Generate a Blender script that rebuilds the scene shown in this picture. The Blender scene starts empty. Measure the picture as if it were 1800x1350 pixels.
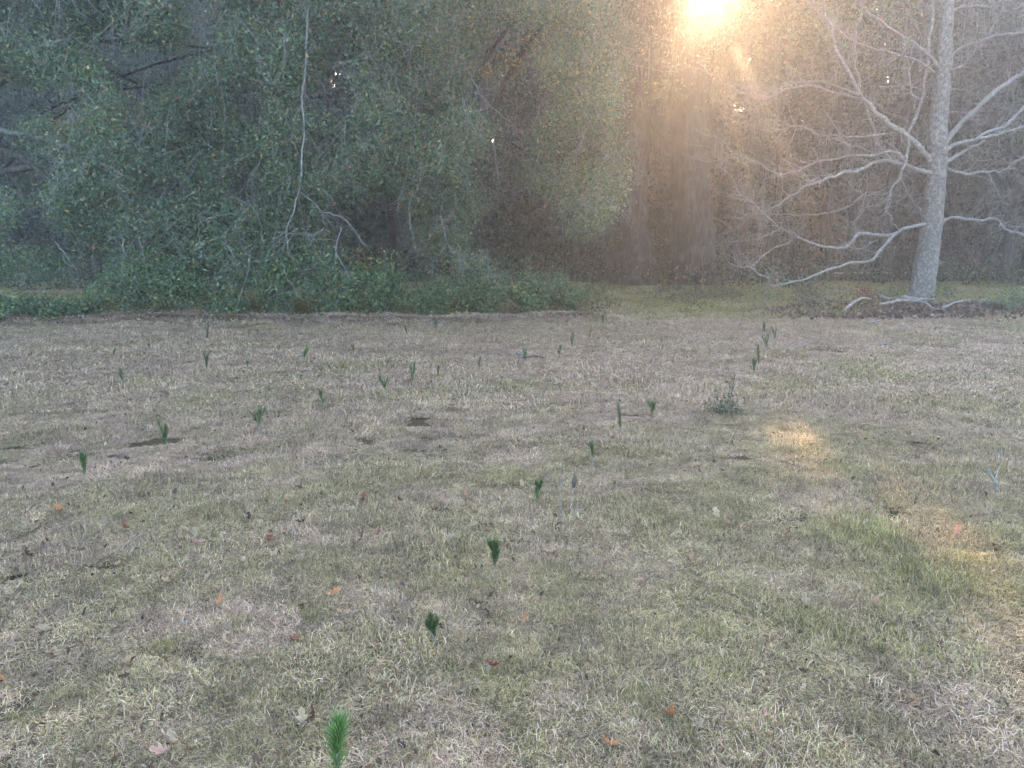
import bpy, math, random
import numpy as np

random.seed(7)
RNG = np.random.default_rng(11)
SC = bpy.context.scene
COL = SC.collection
R = math.radians

# ------------------------------------------------------------------ camera
F = 1380.0                      # focal length in photo pixels (1800 wide)
EYE = 1.6
PITCH = math.atan(245.0 / F)    # horizon at photo row 430
cam_d = bpy.data.cameras.new('camera')
cam = bpy.data.objects.new('camera', cam_d)
COL.objects.link(cam)
cam_d.sensor_fit = 'HORIZONTAL'
cam_d.sensor_width = 36.0
cam_d.lens = 36.0 * F / 1800.0
cam_d.clip_start = 0.05
cam_d.clip_end = 2000
cam.location = (0, 0, EYE)
cam.rotation_euler = (math.pi / 2 - PITCH, 0, 0)
SC.camera = cam
CP, SP = math.cos(PITCH), math.sin(PITCH)


def ray(px, py):
    u = (px - 900.0) / F
    v = (675.0 - py) / F
    return np.array([u, CP + v * SP, -SP + v * CP])


def at(px, py, Y):
    d = ray(px, py)
    t = Y / d[1]
    return np.array([d[0] * t, Y, EYE + d[2] * t])


def gnd(px, py, z=0.0):
    d = ray(px, py)
    t = (z - EYE) / d[2]
    return np.array([d[0] * t, d[1] * t, z])


# ------------------------------------------------------------------ light
SUN_DIR = ray(1238, -32)
SUN_DIR = SUN_DIR / np.linalg.norm(SUN_DIR)
SUN_EL = math.asin(SUN_DIR[2])
SUN_AZ = math.atan2(SUN_DIR[0], SUN_DIR[1])

world = bpy.data.worlds.new('World')
SC.world = world
world.use_nodes = True
wn = world.node_tree
sky_n = wn.nodes.new('ShaderNodeTexSky')
sky_n.sky_type = 'NISHITA'
sky_n.sun_disc = False
sky_n.sun_elevation = SUN_EL
sky_n.sun_rotation = SUN_AZ
sky_n.air_density = 0.9
sky_n.dust_density = 1.4
sky_n.ozone_density = 0.8
wn.links.new(sky_n.outputs[0], wn.nodes['Background'].inputs[0])
wn.nodes['Background'].inputs[1].default_value = 0.15

sun_d = bpy.data.lights.new('sun', 'SUN')
sun = bpy.data.objects.new('sun', sun_d)
COL.objects.link(sun)
sun_d.energy = 3.6
sun_d.angle = R(0.53)
sun_d.color = (1.0, 0.61, 0.33)
from mathutils import Vector
sun.rotation_euler = Vector(SUN_DIR).to_track_quat('Z', 'Y').to_euler()
sun.location = (10, 30, 40)

SC.view_settings.view_transform = 'Standard'
SC.view_settings.look = 'None'
SC.view_settings.gamma = 1.0
SC.view_settings.use_curve_mapping = False
SC.view_settings.exposure = 3.3
SC.render.engine = 'CYCLES'
cy = SC.cycles
cy.use_denoising = True
try:
    cy.denoiser = 'OPENIMAGEDENOISE'
except Exception:
    pass
cy.max_bounces = 4
cy.diffuse_bounces = 2
cy.glossy_bounces = 2
cy.transmission_bounces = 4
cy.volume_bounces = 1
cy.use_adaptive_sampling = False
cy.light_sampling_threshold = 0.0
HAZE_DENSITY = 0.0035
HAZE_G = 0.72


# ------------------------------------------------------------------ helpers
def link(o, parent=None):
    COL.objects.link(o)
    if parent is not None:
        o.parent = parent
    return o


def tag(o, label=None, cat=None, group=None, kind=None):
    if label:
        o['label'] = label
    if cat:
        o['category'] = cat
    if group:
        o['group'] = group
    if kind:
        o['kind'] = kind
    return o


def empty(name, loc):
    o = bpy.data.objects.new(name, None)
    o.empty_display_size = 0.2
    o.location = tuple(float(c) for c in loc)
    return link(o)


def mesh_np(name, V, Q=None, T=None, cols=None, smooth=False):
    """mesh from numpy vertices, quads, triangles and point colours"""
    V = np.asarray(V, np.float32)
    me = bpy.data.meshes.new(name)
    nq = 0 if Q is None else len(Q)
    nt = 0 if T is None else len(T)
    me.vertices.add(len(V))
    me.vertices.foreach_set('co', V.ravel())
    loops = []
    if nq:
        loops.append(np.asarray(Q, np.int32).ravel())
    if nt:
        loops.append(np.asarray(T, np.int32).ravel())
    lp = np.concatenate(loops)
    me.loops.add(len(lp))
    me.loops.foreach_set('vertex_index', lp)
    me.polygons.add(nq + nt)
    st = np.concatenate([np.arange(nq) * 4, nq * 4 + np.arange(nt) * 3]).astype(np.int32)
    me.polygons.foreach_set('loop_start', st)
    if smooth:
        me.polygons.foreach_set('use_smooth', np.ones(nq + nt, bool))
    if cols is not None:
        c = np.ones((len(V), 4), np.float32)
        c[:, :3] = cols
        a = me.color_attributes.new('Col', 'FLOAT_COLOR', 'POINT')
        a.data.foreach_set('color', c.ravel())
    me.update()
    me.validate()
    return me


def obj(name, me, mat, parent=None, origin=None):
    if origin is not None:
        n = len(me.vertices)
        a = np.empty(n * 3, np.float32)
        me.vertices.foreach_get('co', a)
        a = a.reshape(-1, 3) - np.asarray(origin, np.float32)
        me.vertices.foreach_set('co', a.ravel())
        me.update()
    o = bpy.data.objects.new(name, me)
    if mat is not None:
        me.materials.append(mat)
    link(o, parent)
    if origin is not None and parent is None:
        o.location = tuple(float(c) for c in origin)
    return o


class MB:
    """collects tubes, strips and leaves"""

    def __init__(self):
        self.v, self.q, self.t, self.c = [], [], [], []
        self.n = 0

    def add(self, V, Q=None, T=None, C=(1, 1, 1)):
        V = np.asarray(V, np.float32)
        self.v.append(V)
        if Q is not None and len(Q):
            self.q.append(np.asarray(Q, np.int32) + self.n)
        if T is not None and len(T):
            self.t.append(np.asarray(T, np.int32) + self.n)
        C = np.asarray(C, np.float32)
        self.c.append(np.broadcast_to(C, (len(V), 3)) if C.ndim == 1 else C)
        self.n += len(V)

    def tube(self, P, rad, sides=6, col=(1, 1, 1), rough=0.0, cap=True):
        P = np.asarray(P, float)
        n = len(P)
        rad = np.broadcast_to(np.asarray(rad, float), (n,))
        tan = np.gradient(P, axis=0)
        tan /= np.linalg.norm(tan, axis=1)[:, None] + 1e-9
        ref = np.array([0.0, 0.0, 1.0]) if abs(tan[:, 2]).mean() < 0.8 else np.array([0.0, 1.0, 0.0])
        a = np.cross(tan, ref)
        a /= np.linalg.norm(a, axis=1)[:, None] + 1e-9
        b = np.cross(tan, a)
        th = np.linspace(0, 2 * math.pi, sides, endpoint=False)
        rr = rad[:, None] * (1 + rough * (np.random.default_rng(n * 7 + sides).random((n, sides)) - 0.5))
        V = P[:, None, :] + rr[..., None] * (a[:, None, :] * np.cos(th)[None, :, None] + b[:, None, :] * np.sin(th)[None, :, None])
        V = V.reshape(-1, 3)
        i = np.arange(n - 1)[:, None] * sides
        j = np.arange(sides)[None, :]
        k = (j + 1) % sides
        Q = np.stack([i + j, i + sides + j, i + sides + k, i + k], -1).reshape(-1, 4)
        T = None
        if cap:
            V = np.concatenate([V, P[:1] - tan[:1] * rad[0] * 0.3, P[-1:] + tan[-1:] * rad[-1] * 0.8])
            jj = np.arange(sides)
            kk = (jj + 1) % sides
            e = (n - 1) * sides
            T = np.concatenate([np.stack([jj, kk, np.full(sides, n * sides)], -1),
                                np.stack([e + kk, e + jj, np.full(sides, n * sides + 1)], -1)])
        self.add(V, Q, T, col)

    def build(self, name, mat, parent=None, origin=None, smooth=True):
        V = np.concatenate(self.v)
        Q = np.concatenate(self.q) if self.q else None
        T = np.concatenate(self.t) if self.t else None
        me = mesh_np(name, V, Q, T, np.concatenate(self.c), smooth)
        return obj(name, me, mat, parent, origin)


def smooth_path(pts, per=4):
    """Catmull-Rom through rows of any width"""
    P = np.asarray(pts, float)
    if len(P) < 3:
        t = np.linspace(0, 1, per + 1)[:, None]
        return P[0] * (1 - t) + P[-1] * t
    E = np.concatenate([[2 * P[0] - P[1]], P, [2 * P[-1] - P[-2]]])
    out = []
    for i in range(1, len(E) - 2):
        p0, p1, p2, p3 = E[i - 1], E[i], E[i + 1], E[i + 2]
        for s in range(per):
            t = s / per
            out.append(0.5 * (2 * p1 + (p2 - p0) * t + (2 * p0 - 5 * p1 + 4 * p2 - p3) * t * t + (3 * p1 - p0 - 3 * p2 + p3) * t ** 3))
    out.append(P[-1])
    return np.array(out)


def hash2(ix, iy, seed):
    h = (ix.astype(np.int64) * 374761393 + iy.astype(np.int64) * 668265263 + seed * 974634777) & 0xFFFFFFFF
    h = ((h ^ (h >> 13)) * 1274126177) & 0xFFFFFFFF
    return ((h ^ (h >> 16)) & 0xFFFF) / 65535.0


def vnoise(x, y, s, seed=0):
    x = np.asarray(x, float) / s
    y = np.asarray(y, float) / s
    ix, iy = np.floor(x), np.floor(y)
    fx, fy = x - ix, y - iy
    fx = fx * fx * (3 - 2 * fx)
    fy = fy * fy * (3 - 2 * fy)
    a, b = hash2(ix, iy, seed), hash2(ix + 1, iy, seed)
    c, d = hash2(ix, iy + 1, seed), hash2(ix + 1, iy + 1, seed)
    return (a * (1 - fx) + b * fx) * (1 - fy) + (c * (1 - fx) + d * fx) * fy


def sstep(a, b, x):
    t = np.clip((np.asarray(x, float) - a) / (b - a), 0, 1)
    return t * t * (3 - 2 * t)


# gaps in the wood through which low sun reaches the field
SUN_TARGETS = [((0.0, 0.0, EYE), 0.55)]
for (px, py, rr) in ((1450, 800, .11), (1478, 828, .06), (1575, 932, .05), (1638, 966, .19), (1690, 1010, .12), (1750, 1058, .22), (1800, 1095, .16)):
    SUN_TARGETS.append((tuple(gnd(px, py)), rr))


def sunlit_gap(P, margin=0.0):
    """True for points that lie inside one of the gaps"""
    m = np.zeros(len(P), bool)
    for t, rr in SUN_TARGETS:
        d = P - np.asarray(t)
        along = d @ SUN_DIR
        off = np.linalg.norm(d - along[:, None] * SUN_DIR, axis=1)
        m |= (along > 12) & (off < rr + margin)
    return m


def rand_unit(n, rng=RNG):
    v = rng.normal(size=(n, 3))
    return v / (np.linalg.norm(v, axis=1)[:, None] + 1e-9)


def leaf_arrays(P, size, aspect, C, rng=RNG, droop=0.35, fold=0.12, cull=True):
    P = np.asarray(P, float)
    size = np.broadcast_to(np.asarray(size, float), (len(P),))
    C = np.broadcast_to(np.asarray(C, float), (len(P), 3))
    if cull:
        k = ~sunlit_gap(P, size * .38)
        P, size, C = P[k], size[k], C[k]
    n = len(P)
    ax = rand_unit(n, rng)
    ax[:, 2] -= droop
    ax /= np.linalg.norm(ax, axis=1)[:, None]
    sd = np.cross(ax, rand_unit(n, rng))
    sd /= np.linalg.norm(sd, axis=1)[:, None] + 1e-9
    nm = np.cross(ax, sd)
    L = size[:, None]
    W = L * aspect * 0.5
    V = np.empty((n, 4, 3))
    V[:, 0] = P - ax * L * 0.5
    V[:, 1] = P + sd * W + nm * L * fold - ax * L * 0.05
    V[:, 2] = P + ax * L * 0.5
    V[:, 3] = P - sd * W + nm * L * fold - ax * L * 0.05
    Q = np.arange(n * 4).reshape(n, 4)
    return V.reshape(-1, 3), Q, np.repeat(C, 4, axis=0)


def pick(pal, w, n, rng=RNG, jit=0.25):
    pal = np.asarray(pal, float)
    w = np.asarray(w, float)
    c = pal[rng.choice(len(pal), n, p=w / w.sum())]
    return np.clip(c * (1 + jit * (rng.random((n, 1)) * 2 - 1)) * (1 + 0.12 * (rng.random((n, 3)) - 0.5)), 0, 1)


# ------------------------------------------------------------------ materials
def new_mat(name):
    m = bpy.data.materials.new(name)
    m.use_nodes = True
    nt = m.node_tree
    return m, nt, nt.nodes['Principled BSDF'], nt.nodes['Material Output']


def leaf_mat(name, transl=0.35, rough=0.6, spec=0.3, tint=(1, 1, 1)):
    m, nt, p, out = new_mat(name)
    a = nt.nodes.new('ShaderNodeVertexColor')
    a.layer_name = 'Col'
    mul = nt.nodes.new('ShaderNodeMix')
    mul.data_type = 'RGBA'
    mul.blend_type = 'MULTIPLY'
    mul.inputs[0].default_value = 1.0
    mul.inputs[7].default_value = (*tint, 1)
    nt.links.new(a.outputs[0], mul.inputs[6])
    nt.links.new(mul.outputs[2], p.inputs['Base Color'])
    p.inputs['Roughness'].default_value = rough
    p.inputs['Specular IOR Level'].default_value = spec
    tr = nt.nodes.new('ShaderNodeBsdfTranslucent')
    nt.links.new(mul.outputs[2], tr.inputs[0])
    mx = nt.nodes.new('ShaderNodeMixShader')
    mx.inputs[0].default_value = transl
    nt.links.new(p.outputs[0], mx.inputs[1])
    nt.links.new(tr.outputs[0], mx.inputs[2])
    nt.links.new(mx.outputs[0], out.inputs[0])
    return m


def bark_mat(name, c1, c2, c3, scale=6.0, stretch=0.25, bump=0.4, patch=(0.55, 0.68)):
    m, nt, p, out = new_mat(name)
    geo = nt.nodes.new('ShaderNodeNewGeometry')
    mp = nt.nodes.new('ShaderNodeMapping')
    mp.inputs['Scale'].default_value = (1, 1, stretch)
    nt.links.new(geo.outputs['Position'], mp.inputs[0])
    n1 = nt.nodes.new('ShaderNodeTexNoise')
    n1.inputs['Scale'].default_value = scale * 4
    n1.inputs['Detail'].default_value = 5
    nt.links.new(mp.outputs[0], n1.inputs[0])
    r1 = nt.nodes.new('ShaderNodeValToRGB')
    r1.color_ramp.elements[0].position = 0.35
    r1.color_ramp.elements[0].color = (*c1, 1)
    r1.color_ramp.elements[1].position = 0.65
    r1.color_ramp.elements[1].color = (*c2, 1)
    nt.links.new(n1.outputs[0], r1.inputs[0])
    n2 = nt.nodes.new('ShaderNodeTexNoise')
    n2.inputs['Scale'].default_value = scale
    n2.inputs['Detail'].default_value = 6
    n2.inputs['Roughness'].default_value = 0.65
    nt.links.new(geo.outputs['Position'], n2.inputs[0])
    r2 = nt.nodes.new('ShaderNodeValToRGB')
    r2.color_ramp.elements[0].position = patch[0]
    r2.color_ramp.elements[0].color = (0, 0, 0, 1)
    r2.color_ramp.elements[1].position = patch[1]
    r2.color_ramp.elements[1].color = (1, 1, 1, 1)
    nt.links.new(n2.outputs[0], r2.inputs[0])
    mx = nt.nodes.new('ShaderNodeMix')
    mx.data_type = 'RGBA'
    nt.links.new(r2.outputs[0], mx.inputs[0])
    nt.links.new(r1.outputs[0], mx.inputs[6])
    mx.inputs[7].default_value = (*c3, 1)
    nt.links.new(mx.outputs[2], p.inputs['Base Color'])
    p.inputs['Roughness'].default_value = 0.85
    p.inputs['Specular IOR Level'].default_value = 0.2
    bp = nt.nodes.new('ShaderNodeBump')
    bp.inputs['Strength'].default_value = bump
    bp.inputs['Distance'].default_value = 0.03
    nt.links.new(n1.outputs[0], bp.inputs['Height'])
    nt.links.new(bp.outputs[0], p.inputs['Normal'])
    return m


M_LEAF = leaf_mat('leaf', 0.35)
M_MOSS = leaf_mat('moss', 0.45, 0.9, 0.1)
M_GRASS = leaf_mat('grass', 0.12, 0.55, 0.35)


def vary_grass(m):
    nt = m.node_tree
    mul = [n for n in nt.nodes if n.bl_idname == 'ShaderNodeMix'][0]
    oi = nt.nodes.new('ShaderNodeObjectInfo')
    geo = nt.nodes.new('ShaderNodeNewGeometry')
    ns = nt.nodes.new('ShaderNodeTexNoise')
    ns.inputs['Scale'].default_value = 6.0
    ns.inputs['Detail'].default_value = 5
    ns.inputs['Roughness'].default_value = .65
    nt.links.new(geo.outputs['Position'], ns.inputs[0])
    r1 = nt.nodes.new('ShaderNodeMapRange')
    r1.inputs[3].default_value = .68
    r1.inputs[4].default_value = 1.2
    nt.links.new(oi.outputs['Random'], r1.inputs[0])
    r2 = nt.nodes.new('ShaderNodeMapRange')
    r2.inputs[1].default_value = .32
    r2.inputs[2].default_value = .62
    r2.inputs[3].default_value = .68
    r2.inputs[4].default_value = 1.15
    nt.links.new(ns.outputs[0], r2.inputs[0])
    mm_ = nt.nodes.new('ShaderNodeMath')
    mm_.operation = 'MULTIPLY'
    nt.links.new(r1.outputs[0], mm_.inputs[0])
    nt.links.new(r2.outputs[0], mm_.inputs[1])
    cb = nt.nodes.new('ShaderNodeCombineColor')
    for i in range(3):
        nt.links.new(mm_.outputs[0], cb.inputs[i])
    nt.links.new(cb.outputs[0], mul.inputs[7])


vary_grass(M_GRASS)
M_NEEDLE = leaf_mat('needle', 0.15, 0.45, 0.4)
M_DRYLEAF = leaf_mat('dry_leaf', 0.3, 0.6, 0.3)
M_PALE = bark_mat('bark_pale', (.075, .067, .058), (.18, .165, .148), (.30, .285, .26), 11, .4, .9, (.46, .74))
M_TWIG = bark_mat('bark_twig', (.14, .13, .115), (.26, .245, .225), (.40, .385, .36), 9, 1)
M_OAK = bark_mat('bark_oak', (.018, .015, .012), (.07, .06, .05), (.09, .09, .075), 2.2, .25, 1.0)
M_DARKB = bark_mat('bark_dark', (.04, .035, .03), (.11, .10, .09), (.17, .165, .15), 4, .15, .6)
M_VINE = bark_mat('bark_vine', (.175, .165, .148), (.28, .268, .245), (.38, .368, .34), 8, 1)
M_DEAD = bark_mat('dead_wood', (.13, .108, .09), (.31, .275, .24), (.45, .415, .375), 9, 1)


def ground_mat():
    m, nt, p, out = new_mat('field_soil')
    geo = nt.nodes.new('ShaderNodeNewGeometry')

    def noise(s, d=5):
        n = nt.nodes.new('ShaderNodeTexNoise')
        n.inputs['Scale'].default_value = s
        n.inputs['Detail'].default_value = d
        nt.links.new(geo.outputs['Position'], n.inputs[0])
        return n
    n1, n2 = noise(40, 6), noise(0.7, 4)
    r1 = nt.nodes.new('ShaderNodeValToRGB')
    r1.color_ramp.elements[0].position = .3
    r1.color_ramp.elements[0].color = (.03, .022, .015, 1)
    r1.color_ramp.elements[1].position = .7
    r1.color_ramp.elements[1].color = (.11, .082, .055, 1)
    nt.links.new(n1.outputs[0], r1.inputs[0])
    r2 = nt.nodes.new('ShaderNodeValToRGB')
    r2.color_ramp.elements[0].position = .4
    r2.color_ramp.elements[0].color = (1.0, .93, .85, 1)
    r2.color_ramp.elements[1].position = .62
    r2.color_ramp.elements[1].color = (.62, .72, .42, 1)
    nt.links.new(n2.outputs[0], r2.inputs[0])
    mx = nt.nodes.new('ShaderNodeMix')
    mx.data_type = 'RGBA'
    mx.blend_type = 'MULTIPLY'
    mx.inputs[0].default_value = 1
    nt.links.new(r1.outputs[0], mx.inputs[6])
    nt.links.new(r2.outputs[0], mx.inputs[7])
    nt.links.new(mx.outputs[2], p.inputs['Base Color'])
    p.inputs['Roughness'].default_value = 0.95
    p.inputs['Specular IOR Level'].default_value = 0.1
    bp = nt.nodes.new('ShaderNodeBump')
    bp.inputs['Strength'].default_value = 0.6
    bp.inputs['Distance'].default_value = 0.02
    nt.links.new(n1.outputs[0], bp.inputs['Height'])
    nt.links.new(bp.outputs[0], p.inputs['Normal'])
    return m


M_SOIL = ground_mat()

# ------------------------------------------------------------------ ground
MOUNDS = []       # thatch mounds: x, y, rx, ry, h
for (px, py, w, h) in ((745, 742, 80, .05), (850, 758, 90, .06), (905, 790, 110, .09), (960, 785, 60, .06), (620, 735, 45, .05), (100, 720, 60, .05), (120, 655, 40, .05),
                       (190, 722, 40, .04), (1570, 735, 40, .05), (1690, 720, 60, .05), (1780, 705, 60, .06), (1330, 700, 60, .04),
                       (1690, 1120, 120, .06), (1500, 940, 80, .03), (300, 960, 90, .04), (1400, 1180, 120, .05)):
    g = gnd(px, py)
    wr = w / F * g[1]
    MOUNDS.append((g[0], g[1], wr * .6, wr * .6, h * .35))


def edge_y(x):
    """distance at which the mown field ends"""
    x = np.asarray(x, float)
    return 16.4 + 0.3 * np.sin(x * .7) + 0.5 * (vnoise(x, x * 0, 2.3, 4) - .5) + sstep(3, 12, x) * 1.7


def height(x, y):
    x = np.asarray(x, float)
    y = np.asarray(y, float)
    h = 0.035 * (vnoise(x, y, 1.3, 1) - .5) + 0.016 * (vnoise(x, y, .45, 2) - .5) + 0.015 * (vnoise(x, y, .17, 3) - .5)
    for (mx, my, rx, ry, mh) in MOUNDS:
        h = h + mh * .7 * np.exp(-((x - mx) / rx) ** 2 - ((y - my) / ry) ** 2)
    e = edge_y(x)
    h = h + 0.10 * np.exp(-((y - e) / .35) ** 2) * (0.4 + vnoise(x, y, .8, 5)) * (1 - sstep(1.2, 3.2, x))
    bank = sstep(6.3, 7.6, x) * (1 - sstep(16, 19, x))
    h = h + 0.17 * bank * np.exp(-((y - 18.7) / .9) ** 2) * (0.5 + vnoise(x, y, .9, 6))
    return h


def graded(lo, hi, a, b, fine, grow=1.18):
    v = list(np.arange(a, b + 1e-6, fine))
    s, x = fine, v[-1]
    while x < hi:
        s *= grow
        x += s
        v.append(x)
    s, x = fine, v[0]
    while x > lo:
        s *= grow
        x -= s
        v.insert(0, x)
    return np.array(v)


gx = graded(-300, 300, -9, 10.5, 0.075)
gy = graded(-300, 300, 1.6, 20.5, 0.075)
GX, GY = np.meshgrid(gx, gy)
GZ = height(GX, GY)
nx, ny = len(gx), len(gy)
ii = (np.arange(ny - 1)[:, None] * nx + np.arange(nx - 1)[None, :])
GQ = np.stack([ii, ii + 1, ii + nx + 1, ii + nx], -1).reshape(-1, 4)
ground = obj('ground', mesh_np('ground', np.stack([GX, GY, GZ], -1).reshape(-1, 3), GQ, smooth=True), M_SOIL)
tag(ground, 'bumpy brown soil of the mown field', kind='structure')

# pale sandy track far behind the bare tree
tm, tnt, tp, _ = new_mat('sand')
tp.inputs['Base Color'].default_value = (.52, .47, .42, 1)
tp.inputs['Roughness'].default_value = .95
tn = tnt.nodes.new('ShaderNodeTexNoise')
tn.inputs['Scale'].default_value = 3
tr_ = tnt.nodes.new('ShaderNodeValToRGB')
tr_.color_ramp.elements[0].color = (.36, .31, .27, 1)
tr_.color_ramp.elements[1].color = (.62, .57, .52, 1)
tnt.links.new(tn.outputs[0], tr_.inputs[0])
tnt.links.new(tr_.outputs[0], tp.inputs['Base Color'])
xs = np.linspace(14, 70, 40)
yc = 44 + 0.02 * (xs - 25) ** 2 * .2
TV = np.concatenate([np.stack([xs, yc - 1.6, np.full(40, .05)], -1), np.stack([xs, yc + 1.6, np.full(40, .05)], -1)])
TQ = np.stack([np.arange(39), np.arange(1, 40), np.arange(41, 80), np.arange(40, 79)], -1)
TVt = TV.copy()
tag(obj('sand_track', mesh_np('sand_track', TVt, TQ), tm), 'pale sandy track beyond the bare tree', kind='structure')

# ------------------------------------------------------------------ grass (stuff)
STRAW = [(.54, .39, .215), (.24, .166, .088), (.70, .555, .36), (.075, .051, .029), (.45, .325, .20)]
GREEN = [(.21, .195, .055), (.30, .265, .08), (.40, .345, .12), (.09, .09, .034), (.49, .405, .18)]
PINKY = [(.56, .375, .25), (.33, .205, .132), (.68, .51, .37), (.14, .085, .053), (.59, .425, .31)]


def blade_patch(n, rad, lo, hi, w, pal, pw, flat, segs, rng):
    """a mat of curved grass blades within a disc"""
    a = rng.random(n) * 2 * math.pi
    r = rad * np.sqrt(rng.random(n))
    base = np.stack([r * np.cos(a), r * np.sin(a), -0.012 + 0.02 * rng.random(n)], -1)
    L = lo + (hi - lo) * rng.random(n) ** 1.5
    hd = rng.random(n) * 2 * math.pi
    el = np.where(rng.random(n) < flat, R(5) + R(35) * rng.random(n), R(40) + R(45) * rng.random(n))
    bend = R(30) + R(130) * rng.random(n)
    turn = (rng.random(n) - .5) * 2.4
    C = pick(pal, pw, n, rng, .3)
    V = np.zeros((n, segs * 2 + 1, 3))
    p = base.copy()
    for s in range(segs + 1):
        f = s / segs
        hh = hd + turn * f
        d = np.stack([np.cos(el) * np.cos(hh), np.cos(el) * np.sin(hh), np.sin(el)], -1)
        side = np.stack([-np.sin(hh), np.cos(hh), 0 * hh], -1)
        ww = (w * (0.7 + .6 * rng.random(n)) * (1 - .55 * f))[:, None]
        if s < segs:
            V[:, 2 * s] = p - side * ww * .5
            V[:, 2 * s + 1] = p + side * ww * .5
        else:
            V[:, 2 * s] = p
        p = p + d * (L / segs)[:, None]
        p[:, 2] = np.maximum(p[:, 2], 0.002 + .012 * rng.random(n))
        el = el - bend / segs
    k = segs * 2 + 1
    b0 = np.arange(n)[:, None] * k
    Q = np.concatenate([np.stack([b0[:, 0] + 2 * s, b0[:, 0] + 2 * s + 1, b0[:, 0] + 2 * s + 3, b0[:, 0] + 2 * s + 2], -1) for s in range(segs - 1)]) if segs > 1 else None
    T = np.stack([b0[:, 0] + 2 * segs - 2, b0[:, 0] + 2 * segs - 1, b0[:, 0] + 2 * segs], -1)
    return V.reshape(-1, 3), Q, T, np.repeat(C, k, axis=0)


def patch_set(specs, seed):
    rng = np.random.default_rng(seed)
    col = bpy.data.collections.new('grass_patch_%d' % seed)
    for i, parts in enumerate(specs):
        mb = MB()
        for sp in parts:
            mb.add(*blade_patch(*sp, rng))
        me = mesh_np('patch', np.concatenate(mb.v), np.concatenate(mb.q) if mb.q else None, np.concatenate(mb.t), np.concatenate(mb.c))
        me.materials.append(M_GRASS)
        o = bpy.data.objects.new('%02d_patch' % i, me)
        col.objects.link(o)
    return col


def scatter(name, P, rot, scl, idx, col, label):
    me = bpy.data.meshes.new(name)
    me.vertices.add(len(P))
    me.vertices.foreach_set('co', np.asarray(P, np.float32).ravel())
    for nm, ty, dat, key in (('rot', 'FLOAT_VECTOR', rot, 'vector'), ('scl', 'FLOAT_VECTOR', scl, 'vector'), ('idx', 'INT', idx, 'value')):
        at_ = me.attributes.new(nm, ty, 'POINT')
        at_.data.foreach_set(key, np.asarray(dat, np.int32 if ty == 'INT' else np.float32).ravel())
    o = bpy.data.objects.new(name, me)
    link(o)
    ng = bpy.data.node_groups.new(name, 'GeometryNodeTree')
    ng.interface.new_socket('Geometry', in_out='INPUT', socket_type='NodeSocketGeometry')
    ng.interface.new_socket('Geometry', in_out='OUTPUT', socket_type='NodeSocketGeometry')
    N = ng.nodes
    gi, go = N.new('NodeGroupInput'), N.new('NodeGroupOutput')
    ip = N.new('GeometryNodeInstanceOnPoints')
    ci = N.new('GeometryNodeCollectionInfo')
    ci.inputs['Collection'].default_value = col
    ci.inputs['Separate Children'].default_value = True
    ci.inputs['Reset Children'].default_value = True

    def named(nm, ty):
        n = N.new('GeometryNodeInputNamedAttribute')
        n.data_type = ty
        n.inputs[0].default_value = nm
        return n.outputs[0]
    e2r = N.new('FunctionNodeEulerToRotation')
    ng.links.new(named('rot', 'FLOAT_VECTOR'), e2r.inputs[0])
    ng.links.new(gi.outputs[0], ip.inputs['Points'])
    ng.links.new(ci.outputs[0], ip.inputs['Instance'])
    ip.inputs['Pick Instance'].default_value = True
    ng.links.new(named('idx', 'INT'), ip.inputs['Instance Index'])
    ng.links.new(e2r.outputs[0], ip.inputs['Rotation'])
    ng.links.new(named('scl', 'FLOAT_VECTOR'), ip.inputs['Scale'])
    ng.links.new(ip.outputs[0], go.inputs[0])
    md = o.modifiers.new('scatter', 'NODES')
    md.node_group = ng
    tag(o, label, None, None, 'stuff')
    return o


W5 = (5, 5, 2.6, 4.5, 3.5)
near_specs = []
for k in range(3):     # 0-2 dry thatch
    near_specs.append([(1250, .24, .03, .095, .0030, STRAW, W5, .85, 4, ), (60, .24, .04, .11, .0038, GREEN, W5, .5, 4)])
for k in range(3):     # 3-5 mixed
    near_specs.append([(850, .24, .03, .095, .0030, STRAW, W5, .8, 4), (400, .24, .03, .09, .0031, GREEN, W5, .5, 4)])
for k in range(2):     # 6-7 green tufts
    near_specs.append([(500, .22, .03, .10, .0030, STRAW, W5, .7, 4), (460, .20, .04, .12, .0031, GREEN, (4, 5, 4, 2, 2), .25, 4)])
for k in range(2):     # 8-9 pinkish thatch
    near_specs.append([(1250, .24, .03, .095, .0030, PINKY, W5, .85, 4), (30, .24, .04, .11, .0038, GREEN, W5, .5, 4)])
NEAR = patch_set(near_specs, 21)
far_specs = []
for k in range(3):
    far_specs.append([(900, .42, .04, .11, .0052, PINKY, W5, .85, 3), (70, .42, .04, .09, .005, GREEN, W5, .5, 3)])
for k in range(3):
    far_specs.append([(640, .42, .04, .11, .0052, STRAW, W5, .8, 3), (240, .42, .04, .09, .005, GREEN, W5, .5, 3)])
for k in range(2):
    far_specs.append([(320, .42, .04, .11, .0055, STRAW, W5, .7, 3), (520, .42, .05, .14, .0055, GREEN, W5, .3, 3)])
FARP = patch_set(far_specs, 22)


def jgrid(x0, x1, y0, y1, s, rng):
    X, Y = np.meshgrid(np.arange(x0, x1, s), np.arange(y0, y1, s))
    X = X.ravel() + (rng.random(X.size) - .5) * s * 1.1
    Y = Y.ravel() + (rng.random(Y.size) - .5) * s * 1.1
    return X, Y


def in_view(X, Y, m=0.8):
    return np.abs(X) < Y * 0.69 + m


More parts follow.
